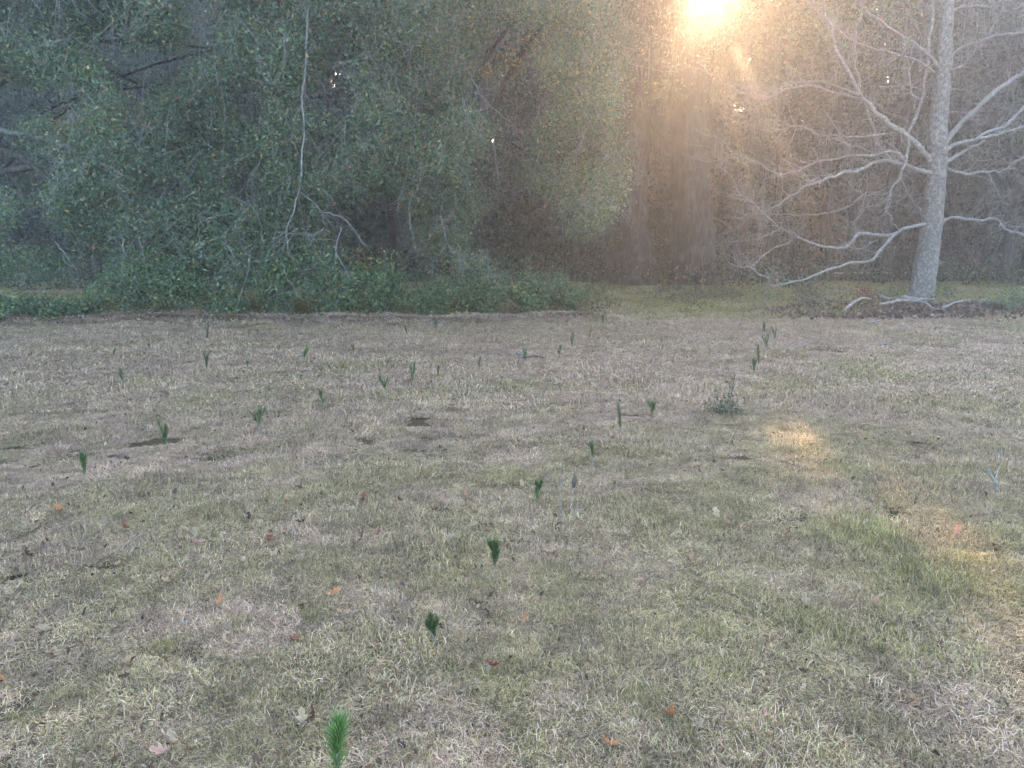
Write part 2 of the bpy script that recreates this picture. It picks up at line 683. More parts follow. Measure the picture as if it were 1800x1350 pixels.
def greenness(X, Y):
    """where the grass is still green: the near field, the right side, scattered tufts; plus a tint for the sun patches"""
    g = 0.34 * (vnoise(X, Y, 1.1, 31) - .5) + 0.55 * (vnoise(X, Y, .30, 32) - .5) + 0.2 * (vnoise(X, Y, 2.7, 33) - .5)
    for t, rr in SUN_TARGETS[1:]:
        g = g + .2 * np.exp(-(((X - t[0]) / .45) ** 2 + ((Y - t[1]) / .45) ** 2))  # extra green where the sun falls, offsetting the orange sunlight
    g += 0.03 - 0.16 * sstep(4.0, 7.5, Y) + 0.14 * sstep(.12, .42, X / np.maximum(Y, 1)) * (1 - sstep(8, 13, Y))
    return g


def lie(X, Y, rng, wob):
    """Euler angles that lay a patch on the slope of the ground with a random spin"""
    e = .12
    gx_ = (height(X + e, Y) - height(X - e, Y)) / (2 * e)
    gy_ = (height(X, Y + e) - height(X, Y - e)) / (2 * e)
    th = rng.random(len(X)) * 6.283
    lx = gx_ * np.cos(th) + gy_ * np.sin(th)
    ly = -gx_ * np.sin(th) + gy_ * np.cos(th)
    return np.stack([np.arctan(ly) + wob * rng.normal(size=len(X)), -np.arctan(lx) + wob * rng.normal(size=len(X)), th], -1)


rng = np.random.default_rng(5)
X, Y = jgrid(-8, 8, 1.7, 8.6, .098, rng)
k = in_view(X, Y) & (rng.random(len(X)) < np.where(Y > 5.5, .6, 1)) & (vnoise(X, Y, .16, 34) * .6 + vnoise(X, Y, .45, 35) * .4 > .305)
X, Y = X[k], Y[k]
tuft = []          # taller green tufts
for (px, py) in [(55, 1275), (95, 1240), (210, 1185), (270, 1150), (330, 1240), (440, 1290), (560, 1090), (690, 1060), (640, 1110), (870, 1090), (905, 1110), (930, 1140), (1010, 1060), (1090, 1120),
                 (1180, 1160), (1240, 1190), (1110, 870), (1230, 1330), (1290, 1310), (1330, 1150), (1400, 1270), (1440, 1320), (1560, 1300), (1600, 1330), (1250, 1110), (1440, 1000), (1500, 1030), (1640, 1010),
                 (1700, 1060), (1740, 1090), (1660, 980), (1560, 940), (1480, 1210), (1150, 1240), (780, 1300), (700, 1345), (520, 1330), (130, 1330), (380, 1090), (250, 1000), (1350, 930), (1420, 950), (1000, 980), (940, 1000)]:
    t_ = gnd(px, py)
    for _ in range(1):
        tuft.append((t_[0] + .05 * rng.normal(), t_[1] + .05 * rng.normal()))
tuft = np.array(tuft)
X, Y = np.concatenate([X, tuft[:, 0]]), np.concatenate([Y, tuft[:, 1]])
g = greenness(X, Y) + .16 * rng.normal(size=len(X))
r = rng.random(len(X))
idx = np.where(g > .56, 6 + (r * 2).astype(int), np.where(g > .18, 3 + (r * 3).astype(int), np.where(g > -.16, (r * 3).astype(int), 8 + (r * 2).astype(int))))
idx[-len(tuft):] = np.where(np.arange(len(tuft)) % 3 == 0, 6, 4)
n = len(X)
rot = lie(X, Y, rng, R(1.2))
s = .62 * (.75 + .5 * rng.random(n)) * (.85 + .4 * vnoise(X, Y, .5, 37)) * (1 + .35 * sstep(5, 8.5, Y))
zz = s * (.5 + .6 * vnoise(X, Y, .9, 38)) * np.where(idx > 5, np.where(idx < 8, 1.25, 1), 1) * (.55 + .9 * vnoise(X, Y, .19, 36))
s[-len(tuft):] *= .55
zz[-len(tuft):] = s[-len(tuft):] * 2.0
scatter('grass_near', np.stack([X, Y, height(X, Y) + .003], -1), rot, np.stack([s, s, zz], -1), idx, NEAR, 'matted dry and green grass of the near field')
N_NEAR = n

X, Y = jgrid(-24, 26, 7.8, 34, .24, rng)
k = in_view(X, Y, 1.2) & (rng.random(len(X)) < np.where(Y > 20, .55, 1)) & ((vnoise(X, Y, .5, 44) > .16) | (Y > 16))
X, Y = X[k], Y[k]
g = greenness(X, Y) + .14 * rng.normal(size=len(X))
r = rng.random(len(X))
past = Y > edge_y(X) + .5
g = np.where(past, .30 + .5 * (vnoise(X, Y, 1.5, 41) - .3), g)
idx = np.where(g > .40, 6 + (r * 2).astype(int), np.where(g > .05, 3 + (r * 3).astype(int), (r * 3).astype(int)))
n = len(X)
rot = lie(X, Y, rng, R(.6))
s = (.8 + .5 * rng.random(n))
zz = s * (.3 + .7 * vnoise(X, Y, .55, 39)) * np.where(past, 1.5, 1)
scatter('grass_far', np.stack([X, Y, height(X, Y) + .003], -1), rot, np.stack([s, s, zz], -1), idx, FARP, 'cut straw-coloured grass of the far field')

# ------------------------------------------------------------------ tree helpers
def grow_twigs(mb, P, rad, count, rng, lmin, lmax, start=.25, up=.35, sides=4, depth=1, r0=.5, col=(1, 1, 1), rmax=.012, cull=False):
    """side shoots along a limb path"""
    n = len(P)
    for _ in range(count):
        f = start + (1 - start) * rng.random() ** .8
        i = min(int(f * (n - 1)), n - 2)
        p = P[i] + (P[i + 1] - P[i]) * (f * (n - 1) - i)
        t = P[i + 1] - P[i]
        t = t / (np.linalg.norm(t) + 1e-9)
        d = t * .8 + rng.normal(size=3) * .75
        d[2] += up * .6
        d /= np.linalg.norm(d)
        L = lmin + (lmax - lmin) * rng.random() ** 2
        m = 5 if L > .35 else 4
        pts = [p]
        dd = d.copy()
        for s in range(m - 1):
            pts.append(pts[-1] + dd * L / (m - 1))
            dd = dd + rng.normal(size=3) * .28
            dd[2] += up * .3
            dd /= np.linalg.norm(dd)
        pts = np.array(pts)
        if cull and sunlit_gap(pts).any():
            continue
        rr = min(rad[min(i, len(rad) - 1)] * r0, rmax) * (.6 + .5 * rng.random())
        mb.tube(pts, np.linspace(rr, rr * .3, m), sides, col, cap=False)
        if depth > 0 and L > .25:
            grow_twigs(mb, pts, np.linspace(rr, rr * .3, m), 2 + int(L * 5), rng, lmin * .6, L * .65, .15, up, 3, depth - 1, .6, col, rmax * .65)


def add_tree_part(name, mb, mat, parent, kind=None):
    o = mb.build(name, mat, parent)
    o.location = tuple(-c for c in parent.location)
    if kind:
        o['kind'] = kind
    return o


# ------------------------------------------------------------------ bare tree on the right
TB = gnd(1615, 538)
TY = TB[1]
bare = empty('bare_tree', TB)
tag(bare, 'leafless pale grey tree with spreading curved branches at the right', 'tree')
rng = np.random.default_rng(42)


def trace(pts, k=0.0, y0=0.0, px0=None, bend=0.0):
    """photo pixels to points; the depth leaves the trunk at slope k"""
    px0 = pts[0][0] if px0 is None else px0
    out = []
    for q in pts:
        dx = abs(q[0] - px0) / F * TY
        out.append(at(q[0], q[1], TY + y0 + k * dx + bend * dx * dx))
    return np.array(out)


trunk_px = [(1613, 545, 52), (1616, 530, 45), (1621, 505, 40), (1630, 450, 37), (1641, 367, 32), (1647, 300, 30), (1648, 233, 29), (1654, 167, 27),
            (1660, 100, 24), (1664, 33, 20), (1668, -20, 17), (1676, -130, 13), (1690, -280, 8), (1700, -400, 4)]
tp3 = np.array([np.append(at(a, b, TY), w / 2 / F * TY) for a, b, w in trunk_px])
tp3 = smooth_path(tp3, 5)
mb = MB()
tp3[:, 3] *= 1 + .05 * rng.normal(size=len(tp3)).clip(-1.5, 1.5)
mb.tube(tp3[:, :3], tp3[:, 3], 20, rough=.14)
for zf in (14, 21, 27, 33, 38, 44):      # knots on the trunk
    q = tp3[zf]
    a = rng.random() * 6.283
    c = q[:3] + np.array([math.cos(a), -abs(math.sin(a)), 0]) * q[3] * .75
    mb.tube([c, c + np.array([math.cos(a), -abs(math.sin(a)), .1]) * q[3] * .5], [q[3] * .42, q[3] * .22], 8, rough=.3)
for a in (2.6, 3.6, 4.7, 5.9, .6):      # root flare
    b0 = tp3[0, :3]
    mb.tube([b0 + np.array([0, 0, .55]), b0 + np.array([.28 * math.cos(a), .28 * math.sin(a), .14]), b0 + np.array([.55 * math.cos(a), .55 * math.sin(a), -.08])], [.12, .13, .06], 8)
add_tree_part('trunk', mb, M_PALE, bare)


def z3(l):
    return [(1200 + a / 3.0, b / 3.0) for a, b in l]


def z6(l):
    return [(1200 + a / 3.0, 400 + b / 3.0) for a, b in l]


LIMBS = [   # path, start width px, end width px, depth slope, twigs
    (z3([(1310, 850), (1250, 780), (1185, 718), (1090, 655), (1010, 580), (945, 510)]), 13, 9, -.25, 14),
    (z3([(945, 510), (885, 400), (840, 320), (800, 230), (772, 100), (755, -10), (735, -150)]), 8.5, 4, -.3, 16),
    (z3([(950, 525), (860, 500), (770, 480), (690, 452), (560, 462), (430, 522), (340, 508), (250, 470), (170, 420), (80, 345)]), 5, 1.6, -.2, 30),
    (z3([(930, 500), (820, 460), (700, 428), (570, 440), (470, 480), (380, 468), (300, 500)]), 4, 1.4, -.35, 24),
    (z3([(1345, 340), (1270, 265), (1190, 210), (1100, 160), (990, 80), (905, -10), (800, -120)]), 7, 3, .2, 22),
    (z3([(1330, 385), (1240, 320), (1160, 298), (1070, 275), (990, 250), (900, 210), (800, 150), (715, 75), (670, -10)]), 5, 2, -.1, 26),
    (z3([(1185, 715), (1225, 620), (1262, 520), (1283, 400), (1300, 280), (1312, 150), (1318, 20), (1325, -120)]), 7, 4, .3, 14),
    (z3([(1262, 530), (1215, 500), (1198, 430), (1190, 330), (1175, 240), (1150, 120)]), 4.5, 2, .1, 14),
    (z3([(1345, 915), (1270, 905), (1200, 880), (1130, 862), (1060, 850), (970, 880), (900, 905), (830, 915), (760, 940), (640, 985), (560, 1040), (440, 1110), (330, 1140), (260, 1165)]), 9, 1.6, -.35, 40),
    (z3([(1180, 870), (1145, 815), (1095, 800), (1010, 822), (880, 825), (730, 850), (640, 882), (540, 915), (470, 895), (380, 850), (290, 822), (250, 790), (190, 740), (125, 685)]), 5.5, 1.5, -.15, 40),
    (z3([(1180, 880), (1110, 850), (1060, 805), (1030, 745), (1000, 660), (960, 540), (922, 385), (905, 250), (915, 150), (940, 40), (950, -60)]), 6, 2.5, .15, 20),
    (z3([(1300, 1180), (1180, 1205), (1110, 1237), (1050, 1242), (960, 1230), (920, 1242), (880, 1290), (820, 1312), (740, 1300), (650, 1270), (590, 1240), (520, 1200), (450, 1140), (390, 1090), (320, 1030), (260, 940), (190, 870), (165, 790)]), 7.5, 2, -.4, 44),
    (z6([(1115, 40), (1050, 110), (990, 172), (880, 187), (780, 222), (650, 270), (560, 292), (480, 306), (430, 270), (350, 215), (260, 185)]), 6.5, 2, -.55, 18),
    (z6([(350, 212), (430, 150), (480, 110), (560, 72), (600, 40)]), 2.8, 1.2, -.45, 8),
    (z3([(865, 1296), (940, 1312), (1000, 1282), (1050, 1245)]), 3, 2.5, -.3, 6),
    (z3([(520, 1200), (470, 1230), (390, 1265), (300, 1275), (200, 1285)]), 2.5, 1, -.4, 14),
    (z3([(1345, 1190), (1420, 1147), (1500, 1155), (1580, 1160), (1650, 1155), (1690, 1195), (1740, 1225), (1830, 1242), (1950, 1270)]), 6, 3, -.3, 14),
    (z3([(1345, 890), (1400, 895), (1470, 915), (1560, 910), (1650, 905), (1720, 875), (1800, 820), (1900, 760)]), 6, 3, -.2, 18),
    (z3([(1610, 910), (1640, 980), (1670, 1030), (1705, 1078)]), 3, 1.5, -.25, 5),
    (z3([(1360, 870), (1450, 820), (1545, 770), (1590, 745)]), 9, 4, .3, 8),
    (z3([(1360, 800), (1450, 758), (1540, 735), (1620, 690), (1720, 640), (1800, 550), (1900, 430)]), 9, 5, .1, 16),
    (z3([(1540, 735), (1640, 710), (1720, 697), (1800, 662), (1900, 640)]), 6, 3.5, -.1, 14),
    (z3([(1375, 760), (1440, 680), (1500, 610), (1600, 530), (1700, 450), (1800, 370), (1920, 270)]), 11, 7, .3, 14),
    (z3([(1395, 375), (1480, 340), (1520, 290), (1560, 240)]), 5, 3, -.3, 10),
    (z3([(1400, 310), (1470, 250), (1530, 230), (1610, 208), (1700, 180), (1800, 165), (1920, 130)]), 6, 4, -.2, 16),
    (z3([(1610, 205), (1640, 120), (1680, 70), (1690, -10)]), 4, 2.5, -.2, 8),
    (z3([(1610, 200), (1555, 100), (1540, 60), (1500, 0)]), 3, 1.5, .2, 8),
    (z3([(1415, 60), (1490, 35), (1600, 30), (1690, 0), (1800, -60)]), 5, 3, .1, 12),
    (z3([(1190, 735), (1178, 860), (1142, 940), (1095, 1010), (1075, 1090), (1098, 1150), (1145, 1215)]), 4.5, 2, -.5, 12),
    (z3([(1150, 930), (1180, 1000), (1212, 1060), (1255, 1110), (1290, 1155)]), 2.5, 1.4, -.4, 8),
    (z3([(822, 915), (870, 955), (905, 1000), (950, 1025), (1030, 1020), (1110, 1030), (1200, 1025)]), 2.6, 1.2, -.3, 10),
    (z3([(950, 1025), (870, 1090), (760, 1122), (650, 1137), (550, 1130), (455, 1125), (350, 1110)]), 3, 1.2, -.3, 22),
    (z3([(1120, 700), (970, 715), (870, 720), (800, 715), (720, 705), (600, 665), (540, 685), (470, 690), (370, 665), (255, 625)]), 3.5, 1.2, -.25, 30),
    (z3([(600, 665), (520, 652), (440, 630), (370, 590), (300, 570)]), 2.2, 1, -.2, 12),
    (z3([(760, 600), (800, 660), (840, 730), (890, 790), (965, 862), (965, 960), (945, 1080), (925, 1130)]), 2.4, 1.6, -.3, 18),
    (z3([(1000, 800), (930, 780), (880, 760), (830, 730), (760, 740), (690, 790)]), 2.4, 1.1, -.15, 14),
    (z3([(640, 980), (700, 940), (740, 920), (720, 850), (690, 800)]), 2, 1, -.3, 8),
    (z3([(320, 1020), (350, 930), (330, 840)]), 1.8, .8, -.3, 6),
    (z3([(930, 1240), (900, 1180), (950, 1120), (1010, 1090), (1070, 1060)]), 2.6, 1.2, -.35, 10),
    (z3([(1030, 455), (1100, 460), (1180, 455), (1260, 470)]), 2, 2, .1, 8),
    (z3([(1390, 475), (1450, 470), (1520, 480), (1600, 500)]), 2, 1, -.2, 12),
    (z3([(1390, 590), (1450, 590), (1510, 610), (1540, 640)]), 1.8, .9, -.2, 8),
]
for li, (pts, w0, w1, k, tw) in enumerate(LIMBS):
    # a limb starts inside the trunk or on the limb it leaves; all share one spread of depth about the trunk
    P = trace(pts, k, 0.0, 1647)
    Q = smooth_path(np.column_stack([P, np.linspace(w0, w1, len(P)) / 2 / F * P[:, 1]]), 5)
    P, rad = Q[:, :3], Q[:, 3]
    kn = rng.normal(size=(len(P), 3)) * .05
    kn = np.stack([np.convolve(kn[:, c], [.25, .5, .25], 'same') for c in range(3)], -1) * np.linspace(.2, 1, len(P))[:, None]
    kn[0] = 0
    P = P + kn
    rad = rad * .86 * (1 + .12 * rng.normal(size=len(rad)).clip(-1.5, 1.5))
    mb = MB()
    mb.tube(P, np.maximum(rad, .006), 8 if w0 > 4 else 6, rough=.12)
    lo = add_tree_part('limb', mb, M_TWIG, bare)
    mb = MB()
    grow_twigs(mb, P, rad, int(tw * 1.7), rng, .16, 1.25, .06, .22, 4, 1, .6, rmax=.012)
    so = mb.build('twig_spray', M_TWIG, lo)
    so['kind'] = 'stuff'


# ------------------------------------------------------------------ moss, crowns
def moss_strip(mb, P, L, rng, strands=14, spread=.12, w=.012):
    """hanging moss: a beard of thin strips below a point"""
    n = strands
    base = np.asarray(P) + np.stack([rng.normal(size=n) * spread, rng.normal(size=n) * spread, rng.random(n) * .06], -1)
    ln = L * (.35 + .65 * rng.random(n))
    segs = 4
    V = np.zeros((n, segs * 2 + 2, 3))
    sway = rng.normal(size=(n, 3)) * .06
    a = rng.random(n) * math.pi
    side = np.stack([np.cos(a), np.sin(a), 0 * a], -1)
    for s in range(segs + 1):
        f = s / segs
        c = base + sway * f + np.stack([0 * ln, 0 * ln, -ln * f], -1) + rng.normal(size=(n, 3)) * .012
        c[:, :2] += (np.asarray(P)[None, :2] - c[:, :2]) * f * .6
        ww = (w * (1.1 - f) * (.6 + .8 * rng.random(n)))[:, None]
        V[:, 2 * s] = c - side * ww
        V[:, 2 * s + 1] = c + side * ww
    k = segs * 2 + 2
    b = np.arange(n) * k
    Q = np.concatenate([np.stack([b + 2 * s, b + 2 * s + 1, b + 2 * s + 3, b + 2 * s + 2], -1) for s in range(segs)])
    C = np.repeat(pick([(.145, .15, .125), (.10, .107, .085), (.19, .195, .165)], (3, 2, 2), n, rng, .2), k, axis=0)
    mb.add(V.reshape(-1, 3), Q, None, C)


def cluster_leaves(C, rad, per, size, aspect, pal, pw, rng, flat=.75, jit=.3, tone=None):
    """leaves gathered in uneven clumps about the centres C"""
    n = len(C)
    per = np.broadcast_to(per, (n,)).astype(int)
    rep = np.repeat(np.arange(n), per)
    m = len(rep)
    off = rng.normal(size=(m, 3)) * np.array([.55, .55, .55 * flat])
    ax = rand_unit(n, rng)
    off += ax[rep] * (rng.random((m, 1)) - .5) * 2.2          # each clump is drawn out into a spray
    P = C[rep] + off * np.broadcast_to(rad, (n,))[rep][:, None]
    col = pick(pal, pw, m, rng, jit)
    t = (.8 + .4 * rng.random(n)) if tone is None else tone
    cc = rng.random((n, 3)) * .16 + .92
    col = np.clip(col * (t[:, None] * cc)[rep], 0, 1)
    sz = size * (.6 + .8 * rng.random(m))
    P[:, 2] = np.maximum(P[:, 2], .04)
    return leaf_arrays(P, sz, aspect, col, rng)


OAKG = [(.115, .165, .095), (.16, .21, .12), (.085, .135, .085), (.22, .24, .12), (.33, .27, .10), (.36, .19, .10)]
OAKW = (5, 4, 4, 2, .5, .25)


def leaf_obj(name, arrs, mat, parent, kind='stuff'):
    mb = MB()
    for a in arrs:
        mb.add(a[0], a[1], None, a[2])
    o = mb.build(name, mat, parent, smooth=False)
    o.location = tuple(-c for c in parent.location)
    o['kind'] = kind
    return o


# ------------------------------------------------------------------ two evergreen oaks on the left whose boughs hang to the ground
def hang_limit(px):
    """photo row below which the foliage stops (the boughs lift here and there)"""
    return np.interp(px, [-600, 0, 120, 300, 400, 520, 570, 640, 720, 745, 800, 900, 1000, 1060, 1090],
                     [485, 472, 462, 482, 492, 510, 470, 330, 330, 420, 490, 505, 505, 470, 300])


def crown_points(rng, x0, x1, n, ylo, yhi, z_hi, r0=-60, r1=512):
    px = x0 + (x1 - x0) * rng.random(n)
    py = r0 + (r1 - r0) * rng.random(n)
    Y = ylo + (yhi - ylo) * rng.random(n) ** 1.7
    lim = hang_limit(px + 20 * rng.normal(size=n)) + 12 * rng.normal(size=n)
    right = 1078 - 55 * sstep(150, -100, py) + 30 * rng.normal(size=n) + 25 * np.sin(py / 45.)
    k = (py < lim) & (px < right)
    # clumpy: leave hollows
    hol = vnoise(px, py, 150, 51) * .55 + vnoise(px, py, 60, 52) * .45
    k &= hol > .40
    # dark hollows seen between the boughs
    for (hx, hy, rx, ry) in ((285, 325, 60, 28), (455, 190, 30, 40), (640, 400, 85, 60), (560, 260, 34, 40), (870, 330, 40, 45), (430, 330, 40, 40)):
        k &= ((px - hx) / rx) ** 2 + ((py - hy) / ry) ** 2 > 1
    px, py, Y = px[k], py[k], Y[k]
    u = (px - 900) / F
    v = (675 - py) / F
    dy = CP + v * SP
    t = Y / dy
    P = np.stack([u * t, Y, EYE + (-SP + v * CP) * t], -1)
    return P[P[:, 2] < z_hi], px[P[:, 2] < z_hi], py[P[:, 2] < z_hi]


def evergreen(name, label, base, x0, x1, n_cl, seed, limbs, trunk_r, lean):
    rng = np.random.default_rng(seed)
    root = empty(name, base)
    tag(root, label, 'tree', 'oaks on the left edge of the field')
    mb = MB()
    tp = smooth_path(np.array([[base[0], base[1], -.1, trunk_r * 1.5], [base[0] + .1, base[1], .6, trunk_r * 1.05], [base[0] + lean * .4, base[1] - .2, 3, trunk_r * .9],
                               [base[0] + lean, base[1], 7, trunk_r * .7], [base[0] + lean * 1.3, base[1] + .5, 12, trunk_r * .25]]), 5)
    mb.tube(tp[:, :3], tp[:, 3], 14, rough=.12)
    add_tree_part('trunk', mb, M_OAK, root)
    lowP, px, py = crown_points(rng, max(x0, -120), x1, n_cl, 17.3, 22.0, 13)
    hiP, _, _ = crown_points(rng, x0, x1, n_cl // 4, 17.3, 23.5, 13, -620, -60)
    tone = .55 + .9 * vnoise(px, py, 85, 61) * (.6 + .8 * vnoise(px, py, 30, 62))
    a1 = cluster_leaves(lowP, .27, 38, .080, .5, OAKG, OAKW, rng, tone=tone)
    a2 = cluster_leaves(hiP, .6, 14, .26, .6, OAKG, OAKW, rng)
    yl = [at(a + 26 * rng.normal(), b + 13 * rng.normal(), 17.6 + 1.2 * rng.random()) for (a, b, k_) in ((130, 232, 60), (215, 205, 22), (170, 345, 22), (20, 130, 12), (545, 425, 18), (640, 460, 14), (860, 120, 8), (940, 80, 8)) if x0 < a < x1 for _ in range(k_)]
    a3 = cluster_leaves(np.array(yl), .2, 16, .08, .5, [(.30, .24, .07), (.24, .22, .08), (.36, .20, .09)], (3, 3, 1), rng)
    leaf_obj('foliage', [a1, a2, a3], M_LEAF, root)
    # bare drooping twigs, pale against the dark interior
    tw = MB()
    for q in lowP[rng.random(len(lowP)) < .19]:
        L = .4 + 1.1 * rng.random()
        d = np.array([rng.normal() * .5, rng.normal() * .4 - .15, -.5 - .5 * rng.random()])
        d /= np.linalg.norm(d)
        pts = [q + np.array([0, 0, L * .4])]
        for s in range(4):
            pts.append(pts[-1] + d * L / 4)
            d = d + rng.normal(size=3) * .22
            d /= np.linalg.norm(d)
        pts = np.array(pts)
        pts[:, 2] = np.maximum(pts[:, 2], .05)
        rr = .0035 + .004 * rng.random()
        pts[:, 1] -= .35
        tw.tube(pts, np.linspace(rr, rr * .4, 5), 3, cap=False)
        grow_twigs(tw, pts, np.full(5, rr), 4, rng, .15, .7, .1, -.1, 3, 0, .7, rmax=.005)
    t_o = tw.build('twig_spray', M_VINE, root)
    t_o.location = tuple(-c for c in base)
    t_o['kind'] = 'stuff'
    for (pts, Y0, w0, w1, dY, mat, ntw) in limbs:
        P3 = np.array([at(a, b, Y0 - (.55 if mat is M_VINE else .5) + dY * i / (len(pts) - 1)) for i, (a, b) in enumerate(pts)])
        Q = smooth_path(np.column_stack([P3, np.linspace(w0, w1, len(P3)) / 2 / F * P3[:, 1]]), 5)
        m2 = MB()
        Q[1:-1, :3] += rng.normal(size=(len(Q) - 2, 3)) * .010
        Q[:, 3] *= .55
        m2.tube(Q[:, :3], Q[:, 3], 8 if w0 > 5 else 5, rough=.15)
        grow_twigs(m2, Q[:, :3], Q[:, 3], int(ntw * 1.8), rng, .2, 1.2, .02, -.12, 4, 1, .6, rmax=.0075)
        add_tree_part('limb', m2, mat, root)
    # inner boughs from the trunk into the crown
    for q in lowP[rng.permutation(len(lowP))[:14]]:
        s = tp[int(len(tp) * (.3 + .35 * rng.random())), :3]
        mid = (s + q) / 2 + np.array([0, 0, .8 + .8 * rng.random()])
        Q = smooth_path(np.array([s, mid, q]), 6)
        m2 = MB()
        m2.tube(Q, np.linspace(.07 + .06 * rng.random(), .012, len(Q)), 6, rough=.15)
        add_tree_part('limb', m2, M_DARKB, root)
    ms = MB()
    for q in lowP[rng.random(len(lowP)) < .012]:
        moss_strip(ms, q, .3 + .6 * rng.random(), rng, 10, .08, .008)
    mo = add_tree_part('hanging_moss', ms, M_MOSS, root, 'stuff')
    return root


limbsA = [
    ([(-260, 170), (-120, 195), (0, 228), (50, 240), (110, 255), (160, 280), (195, 293), (215, 310)], 18.3, 20, 10, -.5, M_PALE, 14),
    ([(190, 330), (232, 305), (260, 285), (285, 272), (335, 245), (380, 205)], 18.8, 10, 5, .4, M_VINE, 10),
    ([(245, 268), (290, 237), (325, 215), (350, 197), (372, 192)], 18.2, 4, 2, .3, M_VINE, 8),
    ([(110, 20), (113, 90), (116, 145), (110, 165), (130, 195), (140, 210)], 18.2, 3.5, 2, 0, M_VINE, 8),
    ([(168, -30), (166, 60), (167, 115), (162, 125), (180, 175), (215, 215)], 18.3, 4.5, 2, 0, M_VINE, 10),
    ([(395, 230), (392, 290), (396, 340), (420, 352), (443, 362)], 18.2, 4, 2, 0, M_VINE, 10),
    ([(490, 240), (455, 285), (437, 315), (433, 350)], 18.2, 3.5, 1.5, .2, M_VINE, 8),
    ([(350, 335), (320, 350), (295, 378), (285, 405)], 18.0, 3.5, 1.5, .2, M_VINE, 6),
    ([(96, 425), (120, 455), (135, 480)], 17.6, 3, 1.5, 0, M_VINE, 4),
    ([(218, 420), (217, 465), (222, 490)], 17.5, 3, 1.5, 0, M_VINE, 4),
    ([(545, -40), (540, 50), (536, 127), (531, 170), (535, 225), (530, 290), (526, 335), (515, 375), (503, 408), (507, 445)], 17.9, 7, 4, -.2, M_VINE, 22),
    ([(528, 338), (555, 360), (566, 372), (600, 382), (622, 402), (640, 432)], 17.8, 4.5, 1.8, 0, M_VINE, 12),
    ([(566, 370), (568, 400), (545, 412), (505, 410), (480, 420)], 17.75, 3, 2, 0, M_VINE, 8),
    ([(640, -20), (560, 65), (535, 125), (590, 110)], 18.3, 3.5, 1.5, 0, M_VINE, 8),
    ([(25, 60), (60, 160), (72, 195), (85, 225)], 18.5, 4, 2, 0, M_DARKB, 6),
]
limbsB = [
    ([(705, -40), (713, 27), (720, 67), (721, 117), (720, 143), (733, 177), (728, 213), (747, 240), (765, 270)], 18.0, 4.5, 2.5, 0, M_VINE, 16),
    ([(610, -10), (640, 80), (673, 130), (683, 160), (692, 200), (698, 233), (707, 263), (717, 300), (710, 320), (697, 370)], 18.1, 5, 2.5, 0, M_VINE, 20),
    ([(790, 70), (815, 105), (830, 140), (850, 175), (880, 200), (920, 235)], 18.2, 4.5, 2, 0, M_VINE, 16),
    ([(840, 195), (865, 240), (872, 290), (880, 330)], 18.1, 3.5, 1.5, 0, M_VINE, 14),
    ([(950, 290), (970, 330), (985, 370), (990, 410)], 18.0, 3, 1.2, 0, M_VINE, 10),
    ([(600, 110), (650, 210), (700, 240)], 18.3, 3, 2, 0, M_VINE, 10),
    ([(775, 380), (783, 415), (792, 440), (812, 458)], 17.8, 3.5, 1.5, 0, M_VINE, 6),
    ([(600, 400), (590, 440), (605, 470), (620, 500)], 17.5, 3, 1.5, 0, M_VINE, 6),
    ([(725, 330), (720, 380), (730, 430), (735, 450)], 17.8, 2.5, 1.5, 0, M_VINE, 4),
    ([(1075, 330), (1020, 320), (960, 300), (900, 250), (820, 180), (760, 60), (700, -60)], 20, 3, 9, 1, M_DARKB, 20),
]
treeA = evergreen('evergreen_oak', 'evergreen oak with a thick bent bough, its foliage filling the left of the view', (-17.5, 23.5, 0), -520, 575, 9000, 71, limbsA, .5, 1.2)
treeB = evergreen('evergreen_oak', 'evergreen oak with drooping sprays left of the giant trunk', (-2.2, 25.0, 0), 575, 1100, 7000, 72, limbsB, .38, .6)

# ------------------------------------------------------------------ giant double-stemmed oak in front of the sun
OB = gnd(1168, 503)
OY = OB[1]
oak = empty('giant_oak', OB)
tag(oak, 'giant double-trunked oak with forked limbs and hanging moss below the sun', 'tree')
rng = np.random.default_rng(9)


def stem(pts, sides=36, rough=.1, per=5, dy=0.0):
    A = np.array([np.append(at(a, b, OY + dy), w / 2 / F * OY) for a, b, w in pts])
    A = smooth_path(A, per)
    m = MB()
    A[1:-1, :3] += rng.normal(size=(len(A) - 2, 3)) * A[1:-1, 3:] * .07
    m.tube(A[:, :3], A[:, 3], sides, rough=rough)
    V = m.v[0]
    nr = len(A)
    ring = V[:nr * sides].reshape(nr, sides, 3).copy()
    th = np.arange(sides) / sides * 2 * math.pi
    fl = 1 + .09 * np.sin(5 * th + 1.3) + .06 * np.sin(9 * th + .4) + .05 * np.sin(14 * th)
    ring = A[:, None, :3] + (ring - A[:, None, :3]) * fl[None, :, None]
    m.v[0] = np.concatenate([ring.reshape(-1, 3), V[nr * sides:]]).astype(np.float32)
    return m, A


